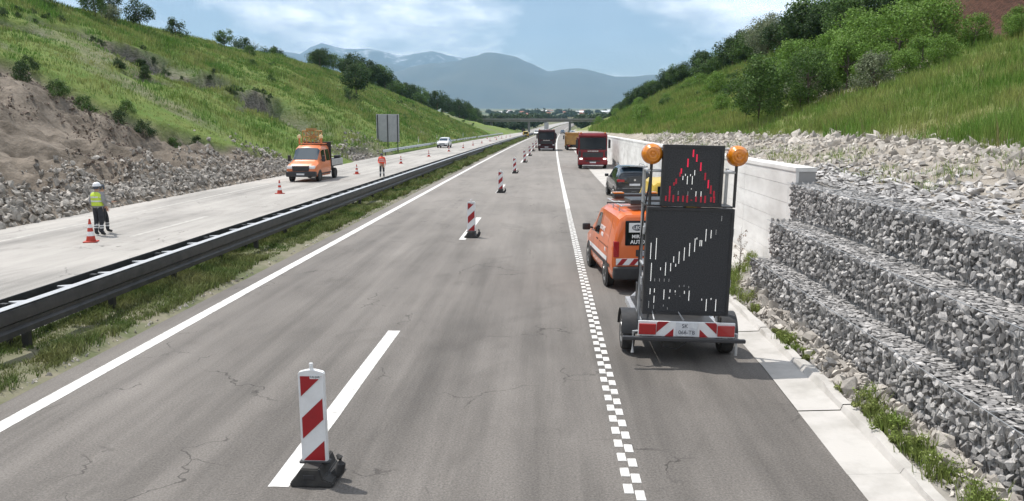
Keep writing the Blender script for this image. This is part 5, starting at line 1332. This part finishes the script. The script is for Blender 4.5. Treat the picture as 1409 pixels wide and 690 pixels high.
# ------------------------------------------------------------------ grass and weeds
def tufts(P, Hh, Wd, nb, spread, lean=0.45, seed=1):
    """P (n,3), heights, blade widths -> bent two-triangle blades"""
    r = np.random.default_rng(seed); n = len(P)
    P = np.repeat(P, nb, 0); Hh = np.repeat(Hh, nb) * r.uniform(.55, 1.15, n * nb); Wd = np.repeat(Wd, nb)
    sp = np.repeat(np.broadcast_to(spread, (n,)), nb)
    a = r.uniform(0, 2 * np.pi, n * nb); rr = sp * np.sqrt(r.random(n * nb))
    base = P + np.stack([rr * np.cos(a), rr * np.sin(a), np.zeros(n * nb)], -1)
    b = r.uniform(0, 2 * np.pi, n * nb); side = np.stack([np.cos(b), np.sin(b), 0 * b], -1) * (Wd[:, None] / 2)
    ld = a + r.normal(0, .8, n * nb); ll = lean * Hh * r.uniform(.2, 1.2, n * nb)
    d = np.stack([np.cos(ld) * ll, np.sin(ld) * ll, 0 * ll], -1)
    mid = base + d * 0.35 + np.stack([0 * Hh, 0 * Hh, Hh * .62], -1); tip = base + d + np.stack([0 * Hh, 0 * Hh, Hh * .98], -1)
    V = np.stack([base - side, base + side, mid + side * .75, mid - side * .75, tip], 1).reshape(-1, 3)
    o = np.arange(n * nb)[:, None] * 5
    F = np.concatenate([np.concatenate([o, o + 1, o + 2], 1), np.concatenate([o, o + 2, o + 3], 1), np.concatenate([o + 3, o + 2, o + 4], 1)], 0)
    return V, F
def sample(n, f, seed):
    r = np.random.default_rng(seed); return f(r, n)
# left hillside
r = np.random.default_rng(5); n = 52000
yy = 30 + 230 * r.random(n) ** 1.5; uu = 0.5 + 46 * r.random(n) ** 0.8; xx = -19.4 + sh(yy) - uu
zz_, ba, ro, ms = left_h(xx, yy, True)
keep = (ms < 0.35) & (ro < 0.5) & (r.random(n) > 0.55 * ba)
xx, yy, zz_ = xx[keep], yy[keep], zz_[keep]; dist = np.hypot(xx, yy)
tall = 1 + 0.9 * np.clip(fbm(xx * .12 + 3, yy * .12, 3) * 2, -.5, 1)
V, F = tufts(np.stack([xx, yy, zz_ - 0.03], -1), 0.34 * tall * np.clip(dist / 70, .85, 1.6), 0.030 * np.clip(dist / 50, 1, 4), 6, 0.28 * np.clip(dist / 60, 1, 2.2), .5, 3)
struct(link('grass', raw_mesh('grass', V, F, 'grass_left')), 'stuff')
# right bank
r = np.random.default_rng(6); n = 46000
yy = 6 + 150 * r.random(n) ** 1.7; ww = np.interp(yy, [0, 16, 30, 45, 75], [10.6, 10.8, 11.2, 10.2, 7.6]) - 0.3 + 32 * r.random(n) ** 1.3; xx = ww + sh(yy)
zz_, ba, bk = right_h(xx, yy, True); keep = (bk < 0.4) & (r.random(n) > 0.8 * ba)
xx, yy, zz_ = xx[keep], yy[keep], zz_[keep]; dist = np.hypot(xx, yy)
tall = 1 + 0.8 * np.clip(fbm(xx * .2 + 3, yy * .2, 3) * 2, -.5, 1)
V, F = tufts(np.stack([xx, yy, zz_ - 0.03], -1), 0.55 * tall * np.clip(dist / 60, .9, 1.5), 0.012 * np.clip(dist / 20, 1, 6), 9, 0.25 * np.clip(dist / 40, 1, 2.2), .4, 4)
struct(link('grass', raw_mesh('grass', V, F, 'grass_right')), 'stuff')
# dry stalks and reddish weeds between
n = 160; yy = 12 + 50 * r.random(n) ** 1.3; ww = np.interp(yy, [0, 16, 30, 45, 75], [10.6, 10.8, 11.2, 10.2, 7.6]) - 0.4 + 8 * r.random(n) ** 1.5; xx = ww + sh(yy); zz_ = right_h(xx, yy)
V, F = tufts(np.stack([xx, yy, zz_ - 0.03], -1), 0.55 + 0.4 * r.random(n), np.full(n, .012), 5, .12, .3, 8)
struct(link('dry_weeds', raw_mesh('dry_weeds', V, F, 'dry_weed')), 'stuff')
n = 900; yy = 8 + 54 * r.random(n) ** 1.2; ww = 7.4 + 3.6 * r.random(n); xx = ww + sh(yy); zz_ = right_h(xx, yy); kp = fbm(xx * .4, yy * .3, 3) > 0.08; xx, yy, zz_ = xx[kp], yy[kp], zz_[kp]; n = len(xx)
V, F = tufts(np.stack([xx, yy, zz_ - 0.03], -1), 0.14 + 0.16 * r.random(n), np.full(n, .012), 12, .18, .8, 12)
struct(link('bench_weeds', raw_mesh('bench_weeds', V, F, 'grass_right')), 'stuff')
# reeds high on the right
n = 2600; yy = r.uniform(24, 42, n); xx = yy * r.uniform(.545, .63, n) + 2.2; zz_ = right_h(xx, yy)
V, F = tufts(np.stack([xx, yy, zz_ - 0.03], -1), 1.3 + 0.5 * r.random(n), np.full(n, .05), 6, .22, .18, 9)
struct(link('reeds', raw_mesh('reeds', V, F, 'reed')), 'stuff')
# median
r = np.random.default_rng(7); n = 23000
yy = 5 + 215 * r.random(n) ** 2.0; tt = 0.06 + 0.86 * r.random(n) ** 1.1; xx = -9.2 + 1.85 * tt + sh(yy)
keep = (fbm(xx * 1.1, yy * 0.5, 3) > -0.42 + 0.75 * np.clip(tt - .78, 0, 1) * 4); xx, yy = xx[keep], yy[keep]; dist = np.hypot(xx, yy)
tall = 1 + 0.9 * np.clip(fbm(xx * .6 + 3, yy * .35, 3) * 2, -.6, 1)
V, F = tufts(np.stack([xx, yy, np.full(len(xx), .03)], -1), .19 * tall * np.clip(dist / 40, 1, 2), 0.010 * np.clip(dist / 10, 1, 8), 8, .09 * np.clip(dist / 25, 1, 2.5), .7, 5)
struct(link('median_grass', raw_mesh('median_grass', V, F, 'grass_median')), 'stuff')

# leafy plants: leaf faces on short stems
def leaf_cloud(centers, radii, n_each, size, seed, up=0.35, squash=1.0):
    r = np.random.default_rng(seed); Vs = []
    for c, rad, n in zip(centers, radii, n_each):
        d = r.normal(0, 1, (n, 3)); d /= np.linalg.norm(d, axis=1)[:, None]
        rr = rad * np.power(r.random(n), 0.42)[:, None]
        p = np.array(c) + d * rr * np.array([1, 1, squash])
        nn = d + r.normal(0, .7, (n, 3)) + np.array([0, 0, up]); nn /= np.linalg.norm(nn, axis=1)[:, None]
        t = np.cross(nn, r.normal(0, 1, (n, 3))); t /= np.linalg.norm(t, axis=1)[:, None]; bt = np.cross(nn, t)
        s = size * r.uniform(.6, 1.3, n)[:, None]
        Vs.append(np.stack([p - t * s * .5, p + bt * s * .30 + nn * s * .08, p + t * s * .5, p - bt * s * .30 + nn * s * .08], 1))
    V = np.concatenate(Vs).reshape(-1, 3); F = np.arange(len(V)).reshape(-1, 4); return V, F
def crown_centers(rr, h0, h1, rx, n, shape='round'):
    C, Rr = [], []
    for i in range(n):
        z = rr.uniform(0, 1); a = rr.uniform(0, 2 * math.pi)
        w = {'round': math.sin(math.pi * (0.12 + 0.80 * z)) ** 0.7, 'cone': (1 - z) ** 0.7 * 0.95 + .1, 'bush': math.cos(z * 1.35) ** .6, 'poplar': (math.sin(math.pi * (.1 + .85 * z))) ** .5}[shape]
        q = rx * w * math.sqrt(rr.uniform(0.10, 1)); C.append((q * math.cos(a), q * math.sin(a), h0 + (h1 - h0) * z)); Rr.append(rx * rr.uniform(.24, .44) * (0.75 if shape == 'poplar' else 1))
    return C, Rr
def make_tree(name, h, rx, leaf, n_cl, n_leaf, lsize, seed, shape='round', trunk_f=0.22, tr_r=None):
    rr = random.Random(seed); h0 = h * trunk_f
    C, Rr = crown_centers(rr, h0 + rx * 0.2, h - rx * .25, rx, n_cl, shape)
    V, F = leaf_cloud(C, Rr, [n_leaf] * n_cl, lsize, seed)
    crown = raw_mesh('crown', V, F, leaf)
    b = MB(); r0 = tr_r or h * 0.022
    top = Vector((rr.uniform(-.1, .1) * h * .3, rr.uniform(-.1, .1) * h * .3, h * .82))
    b.tube([(0, 0, -0.35), (rr.uniform(-.03, .03) * h, 0, h * .25), top * .65 + Vector((0, 0, 0)), top], [r0, r0 * .8, r0 * .5, r0 * .15], 7)
    for c in C[:9 if shape != 'poplar' else 3]:
        s = top * rr.uniform(.25, .6); b.tube([s, s.lerp(Vector(c), .55) + Vector((0, 0, .04 * h)), Vector(c)], [r0 * .38, r0 * .25, r0 * .06], 5)
    tk = b.build('trunk', 'bark', None, True); tm = tk.data; bpy.data.objects.remove(tk)
    return crown, tm
def plant_tree(proto, loc, s, label, cat, group=None, name='tree', rz=None, sxy=1.0):
    t = thing(name, label, cat, loc, random.uniform(0, 6.28) if rz is None else rz, group); t.scale = (s * sxy, s * sxy, s)
    link('trunk', proto[1], t); link('crown', proto[0], t); return t
T_mid = [make_tree('t', 5.0, 2.2, 'leaf_mid', 34, 90, .26, 20 + i) for i in range(3)]
T_dark = [make_tree('t', 5.0, 2.3, 'leaf_dark', 34, 90, .26, 30 + i) for i in range(3)]
T_bush = [make_tree('b', 2.2, 1.4, 'leaf_mid', 22, 90, .16, 40 + i, 'bush', .08) for i in range(2)]
T_bushd = [make_tree('b', 2.2, 1.3, 'leaf_dark', 22, 90, .15, 44 + i, 'bush', .08) for i in range(2)]
T_bright = [make_tree('t', 3.4, 1.7, 'leaf_bright', 44, 110, .15, 50 + i, 'round', .10) for i in range(3)]
T_near = [make_tree('t', 4.2, 1.7, 'leaf_mid', 46, 120, .14, 60 + i, 'round', .14) for i in range(2)]
T_pale = [make_tree('t', 2.2, 1.1, 'leaf_pale', 34, 110, .12, 70 + i, 'bush', .08) for i in range(2)]
T_palebig = make_tree('t', 5.5, 2.7, 'leaf_pale', 40, 110, .22, 75, 'round', .10)
T_big = [make_tree('t', 9.0, 3.6, 'leaf_dark', 60, 130, .30, 80 + i, 'round', .18) for i in range(2)]
T_bigm = [make_tree('t', 9.0, 3.5, 'leaf_mid', 60, 130, .30, 84 + i, 'round', .16) for i in range(2)]
T_far = [make_tree('t', 6.0, 3.2, 'leaf_far', 20, 50, .8, 90 + i) for i in range(3)]
T_pop = [make_tree('p', 17.0, 2.4, 'leaf_far', 34, 60, .9, 95 + i, 'poplar', .06) for i in range(2)]
def on_left(x, y): return (x, y, float(left_h(x, y)) - 0.08)
def on_right(x, y): return (x, y, float(right_h(x, y)) - 0.08)

# left ridge: line of trees running down towards the bridge
rr = random.Random(3)
for k in range(64):
    f = k / 63; y = 186 + 220 * f ** 1.05 + rr.uniform(-5, 5)
    u = 32 + rr.uniform(-5, 6) - 10 * sm(0.35, 0.9, f); x = -19.4 + float(sh(y)) - u
    s = rr.choice([.6, .85, 1.05, 1.3, 1.55]) * rr.uniform(.9, 1.1) * (1.0 if f > .12 else .75)
    dk = rr.random() < .5
    plant_tree(rr.choice(T_dark if dk else T_mid), on_left(x, y), s, 'dark green bushy tree in the belt along the grassy ridge' if dk else 'mid green bushy tree in the belt along the grassy ridge', 'tree', 'dark trees along the grassy ridge' if dk else 'lighter trees along the grassy ridge', sxy=1.1)
for k in range(16):
    y = 185 + 210 * (k / 15) + rr.uniform(-4, 4); x = -19.4 + float(sh(y)) - 44 - rr.uniform(0, 12)
    plant_tree(rr.choice(T_dark), on_left(x, y), rr.uniform(.9, 1.3), 'dark green bushy tree in the belt along the grassy ridge', 'tree', 'dark trees along the grassy ridge')
# singles on the left slope
for (x, y, pr, s, lab, nm) in [(-31.5, 130.5, T_bushd[0], 1.0, 'small round dark bush alone on the open green slope', 'bush'), (-34.5, 140, T_bush[1], .7, 'low bush on the green slope beneath the tree belt', 'bush'),
        (-35.5, 152, T_dark[1], 1.25, 'broad grey green tree standing in front of the tree belt', 'tree'), (-50.3, 110.5, T_bushd[1], 1.25, 'dark oval bush on the skyline of the green ridge', 'bush'),
        (-49, 124, T_mid[0], .62, 'slim young tree on the skyline of the green ridge', 'tree'), (-48.8, 134, T_bush[0], .9, 'small shrub on the skyline past the slim young tree', 'bush'),
        (-53, 158, T_bush[1], .8, 'small shrub on the skyline before the tree belt', 'bush'), (-42, 116, T_bush[0], .5, 'tiny shrub on the green slope under the skyline', 'bush')]:
    plant_tree(pr, on_left(x, y), s, lab, 'bush' if nm == 'bush' else 'tree', None, nm)
for (x, y, s, pr, lab) in [(-53, 78, .8, T_mid[1], 'leafy tree on the hilltop above the landslide'), (-52, 84, 1.2, T_pale[0], 'pale green shrub on the hilltop above the landslide'), (-50.5, 91, 1.0, T_near[0], 'light green shrubby tree near the hilltop edge'), (-50.5, 101, .75, T_dark[0], 'dark spreading tree on the hilltop skyline'), (-52.5, 98, .7, T_dark[2], 'dark spreading tree on the hilltop skyline'), (-50.8, 95, 1.1, T_pale[1], 'pale bush on the grassy brow above the landslide'), (-54, 74, .7, T_mid[0], 'leafy tree on the hilltop above the landslide'), (-53, 88, .6, T_mid[2], 'leafy tree on the hilltop above the landslide')]:
    plant_tree(pr, on_left(x, y), s, lab, 'tree', 'trees on the hilltop')
for k, (u, y, s) in enumerate([(9.5, 50, .55), (8.3, 51.5, .5), (7.2, 52.5, .6), (10.5, 49, .5), (11.6, 50.5, .55), (12.5, 48.5, .6), (6.2, 54.5, .45), (5.2, 56, .4), (13.6, 51, .5), (8.8, 53.5, .45)]):
    x = -19.4 + float(sh(y)) - u
    plant_tree(T_bushd[k % 2] if k % 3 else T_bush[0], on_left(x, y), s, 'low dark shrub on the broken edge above the landslide', 'bush', 'shrubs along the landslide edge', 'shrub')

for k in range(60):
    su, sy, du, dy, dep = SCARS[rr.choice([0, 1, 2, 2, 3, 5, 6, 7])]
    y = sy + rr.uniform(-.9, .9) * dy; u = su + rr.uniform(.1, .8); x = -19.4 + float(sh(y)) - u
    plant_tree(T_bushd[k % 2], on_left(x, y), rr.uniform(.2, .42), 'small dark scrub hanging over an earth scar on the green slope', 'bush', 'scrub along the earth scars', 'scrub')
# right hillside: forest, bright shrubs, pale willows
for k in range(95):
    y = 62 + 300 * (k / 94) ** 1.25 + rr.uniform(-5, 5); w = 25 + rr.uniform(-1.5, 5) - (2.5 if y > 170 else 0); x = w + float(sh(y))
    dk = rr.random() < .55
    plant_tree(rr.choice(T_dark if dk else T_mid), on_right(x, y), rr.uniform(.72, 1.08), 'dark green tree at the wood edge on the hillside above the wall' if dk else 'mid green tree at the wood edge on the hillside above the wall', 'tree', 'dark trees at the wood edge' if dk else 'lighter trees at the wood edge', sxy=1.05)
for k in range(30):
    y = 75 + 260 * (k / 29) + rr.uniform(-5, 5); w = 33 + rr.uniform(-3, 14); x = w + float(sh(y))
    plant_tree(rr.choice(T_dark), on_right(x, y), rr.uniform(.9, 1.25), 'dark green tree deep in the wood above the wall', 'tree', 'trees deep in the wood')
for (x, y, s, pr) in [(33, 78, .95, T_bigm[0]), (36, 72, 1.05, T_big[0]), (38, 66, 1.1, T_bigm[1]), (40, 61, 1.1, T_big[1]), (37, 84, 1.0, T_big[1]), (43, 75, 1.15, T_big[0]), (34, 60, .9, T_big[0]), (36, 54, .95, T_big[1]), (39, 55, 1.0, T_bigm[0]), (34, 48, .8, T_big[0]), (37, 47, .9, T_big[1]), (48, 66, 1.2, T_big[1]), (31, 70, .75, T_bigm[1]), (33, 43, .75, T_big[1]), (29.5, 86, .7, T_big[0])]:
    mdl = pr in T_bigm
    plant_tree(pr, on_right(x, y), s, 'tall leafy mid green tree in the stand above the red bank' if mdl else 'tall dark green tree in the stand above the red bank', 'tree', 'tall mid green trees above the red bank' if mdl else 'tall dark trees above the red bank')
for (x, y, s, pr, lab) in [(19.5, 52, 1.0, T_bright[0], 0), (20.5, 49, 1.05, T_bright[1], 0), (21.0, 46, .95, T_bright[2], 0), (18.5, 55, 1.0, T_bright[1], 0), (22.2, 44, .5, T_bright[0], 0), (23.0, 41.5, .38, T_bright[2], 0), (17.8, 60, 1.0, T_bright[2], 0), (24.3, 44.0, .4, T_bright[1], 0), (23.6, 43.0, .34, T_bright[0], 0), (16.5, 46, .85, T_bright[1], 0), (17.5, 48.5, .9, T_bright[0], 0), (24, 56, 1.0, T_bright[1], 0), (22, 60, 1.1, T_bright[2], 0)]:
    plant_tree(pr, on_right(x, y), s, 'bright green leafy shrub on the bank below the wood', 'bush', 'bright shrubs on the bank', 'shrub')
for (x, y, s, pr, lab) in [(11.6, 45.5, .95, T_near[0], 'bushy green tree standing on the edge of the rock bench'), (13.8, 44, .8, T_near[1], 'green tree with pale leaf undersides on the bank'), (15.8, 40.5, .9, T_pale[0], 'pale silvery bush on the bank among green shrubs'),
        (14.6, 47, 1.0, T_pale[1], 'pale willowy bush behind the bench trees'), (24.3, 92, 1.0, T_palebig, 'large pale green willow at the wood edge'), (13.0, 52, .75, T_near[1], 'small green tree behind the bench edge tree')]:
    plant_tree(pr, on_right(x, y), s, lab, 'tree' if 'tree' in lab else 'bush', None, 'tree' if 'tree' in lab else 'bush')
for (q, y, s, pr) in [(.245, 52, .55, T_bright[0]), (.27, 48, .5, T_bush[0]), (.285, 56, .7, T_bright[2]), (.305, 45, .45, T_bright[1]), (.325, 50, .6, T_bright[0]), (.345, 44, .42, T_bush[1]), (.36, 47, .6, T_bright[2]), (.385, 42, .5, T_bright[1]), (.40, 45, .55, T_bright[0]), (.425, 41, .5, T_bright[2]), (.26, 62, .7, T_bright[1]), (.295, 66, .8, T_bright[0]), (.34, 60, .8, T_bright[2]), (.375, 56, .8, T_bright[1]), (.445, 43, .55, T_bright[1]), (.47, 41, .5, T_bright[0])]:
    plant_tree(pr, on_right(q * y, y), s, 'bushy fresh green shrub low on the bank beneath the taller shrubs', 'bush', 'low shrubs on the bank', 'shrub')
for k in range(46):
    y = rr.uniform(56, 190); w = rr.uniform(8.5, 21); x = w + float(sh(y))
    plant_tree(rr.choice(T_bush + [T_bright[0]]), on_right(x, y), rr.uniform(.35, .75), 'low green scrub bush on the grassy slope above the wall', 'bush', 'scrub bushes on the slope above the wall', 'bush')
for k in range(34):
    y = rr.uniform(105, 330); u = rr.uniform(6, 26); x = -19.4 + float(sh(y)) - u
    plant_tree(rr.choice(T_bush), on_left(x, y), rr.uniform(.25, .5), 'tiny green scrub bush scattered on the open slope', 'bush', 'scrub bushes on the open slope', 'bush')
# weeds by the gutter and the wall start
wk = []
WEEDS = [(4.05, 17.2, .9), (4.15, 16.5, .8), (4.2, 18.3, 1.0), (4.4, 19.2, 1.0), (4.8, 19.8, .9), (5.2, 20.6, .9), (4.1, 15.6, .5), (5.5, 21.8, .7), (4.3, 18.8, 1.1), (4.1, 17.8, 1.0)]
for k in range(34):
    y = 6.6 + 7.6 * rr.random() ** 1.4
    WEEDS.append((4.04 + abs(rr.gauss(0, .09)), y, rr.uniform(.3, .85) * (1.0 if y < 11.5 else .7)))
for k, (x, y, s) in enumerate(WEEDS):
    rr2 = np.random.default_rng(200 + k); n = 26
    c = np.array([x + float(sh(y)), y, .08]); h = .34 * s
    P = c + np.stack([rr2.normal(0, .10 * s, n), rr2.normal(0, .12 * s, n), np.zeros(n)], -1)
    V1, F1 = tufts(P, np.full(n, h) * rr2.uniform(.6, 1.3, n), np.full(n, .012), 4, .05, .5, 300 + k)
    V2, F2 = leaf_cloud([tuple(c + np.array([rr2.normal(0, .07), rr2.normal(0, .08), h * rr2.uniform(.3, .9)])) for _ in range(6)], [.10 * s] * 6, [34] * 6, .036, 400 + k)
    t = thing('weed', 'leafy green weed growing along the gutter edge beside the rubble' if y < 15.8 else 'tall green weed clump growing at the wall foot by the gabion ends', 'weed', tuple(c), 0, 'weeds along the gutter' if y < 15.8 else 'weeds at the wall foot')
    o = link('stalks', raw_mesh('stalks', V1 - c, F1, 'weed'), t); o = link('foliage', raw_mesh('foliage', V2 - c, F2, 'weed'), t)
V1 = []
for k, (x, y, h) in enumerate([(4.55, 18.9, 1.25), (4.7, 19.6, 1.0)]):
    t = thing('weed_stalk', 'tall thin dry weed stalk rising before the concrete wall', 'weed', (x, y, .08), 0, 'dry stalks before the wall')
    b = MB(); b.tube([(0, 0, 0), (.03, 0, h * .5), (.02, .03, h)], [.008, .006, .002], 5)
    for q in range(9):
        z = h * (.3 + .07 * q); a = q * 2.4; b.tube([(.02, .01, z), (.02 + .12 * math.cos(a), .12 * math.sin(a), z + .10)], [.004, .002], 4)
    b.build('stem', 'bark', t); V, F = leaf_cloud([(.02 + .12 * math.cos(q * 2.4), .12 * math.sin(q * 2.4), h * (.3 + .07 * q) + .1) for q in range(9)], [.05] * 9, [7] * 9, .04, 500 + k); link('foliage', raw_mesh('foliage', V, F, 'dry_weed'), t)

# ------------------------------------------------------------------ the valley behind the bridge
def on_plain(x, y): return (x, y, float(plain_z(y)) - 0.5)
for (px, D, s) in [(732.5, 1500, .9), (737, 1480, 1.05), (739.8, 1490, 1.0), (748.7, 1450, 1.1), (782.5, 1480, 1.05), (786, 1470, .95)]:
    plant_tree(rr.choice(T_pop), on_plain((px - 752) / 1110 * D, D), s, 'tall dark columnar poplar in the valley behind the bridge', 'tree', 'poplars in the valley', 'poplar')
wood_V, wood_o = [], 0
for k in range(330):
    y = (425 + 260 * rr.random()) if k % 2 else 430 + 1900 * rr.random() ** 1.2; x = (rr.uniform(672, 852) - 752) / 1110 * y
    if -20 < x - float(sh(y)) < 9: continue
    s = rr.uniform(.8, 1.5) * (1 + y / 3000)
    if k < 110:
        plant_tree(rr.choice(T_far), on_plain(x, y), s, 'rounded dark tree scattered in the valley behind the bridge', 'tree', 'valley trees behind the bridge', 'tree'); continue
    pm = rr.choice(T_far)[0]; co = np.empty(len(pm.vertices) * 3, dtype=np.float32); pm.vertices.foreach_get('co', co)
    wood_V.append(co.reshape(-1, 3) * s + np.array(on_plain(x, y)))
wood_V = np.concatenate(wood_V)
struct(link('far_wood', raw_mesh('far_wood', wood_V, np.arange(len(wood_V)).reshape(-1, 4), 'leaf_far')), 'stuff')
def house(x, y, w, d, h, rm, wm, rz):
    t = thing('house', 'pale walled house with white roof in the valley' if rm == 'roof_white' else 'pale walled house with red tiled roof in the valley', 'house', on_plain(x, y), rz, 'white roofed buildings in the valley' if rm == 'roof_white' else 'red roofed houses in the valley')
    MB().box(-w / 2, w / 2, -d / 2, d / 2, 0, h).build('wall', wm, t)
    MB().prism([(-d / 2 - .5, h), (d / 2 + .5, h), (0, h + d * .28)], 'x', -w / 2 - .4, w / 2 + .4).build('roof', rm, t)
    for k in range(3): MB().box(-w / 2 + w * (.18 + .27 * k), -w / 2 + w * (.18 + .27 * k) + 1.1, -d / 2 - .06, -d / 2 - .01, h * .35, h * .35 + 1.4).build('window', 'glass_dark', t)
for k in range(24):
    y = rr.uniform(1300, 3200); x = (rr.uniform(690, 845) - 752) / 1110 * y
    if abs(x - float(sh(y)) + 6) < 30: continue
    wr = rr.random() < .35
    house(x, y, rr.uniform(10, 18) * (1.3 if wr else 1), rr.uniform(9, 12), rr.uniform(4, 7.5), 'roof_white' if wr else 'roof_tile', 'plaster', rr.uniform(-.5, .5))

# ------------------------------------------------------------------ air
hz = MB().box(-9600, 9600, -220, 13350, -3, 1450).build('haze', 'plaster'); struct(hz, 'stuff')
m = bpy.data.materials.new('haze'); m.use_nodes = True; n_ = m.node_tree.nodes; n_.clear()
oo = n_.new('ShaderNodeOutputMaterial'); vv = n_.new('ShaderNodeVolumePrincipled')
vv.inputs['Color'].default_value = (0.46, 0.73, 1.0, 1); vv.inputs['Density'].default_value = 0.85e-4; vv.inputs['Anisotropy'].default_value = 0.0
m.node_tree.links.new(vv.outputs[0], oo.inputs['Volume']); hz.data.materials.clear(); hz.data.materials.append(m)
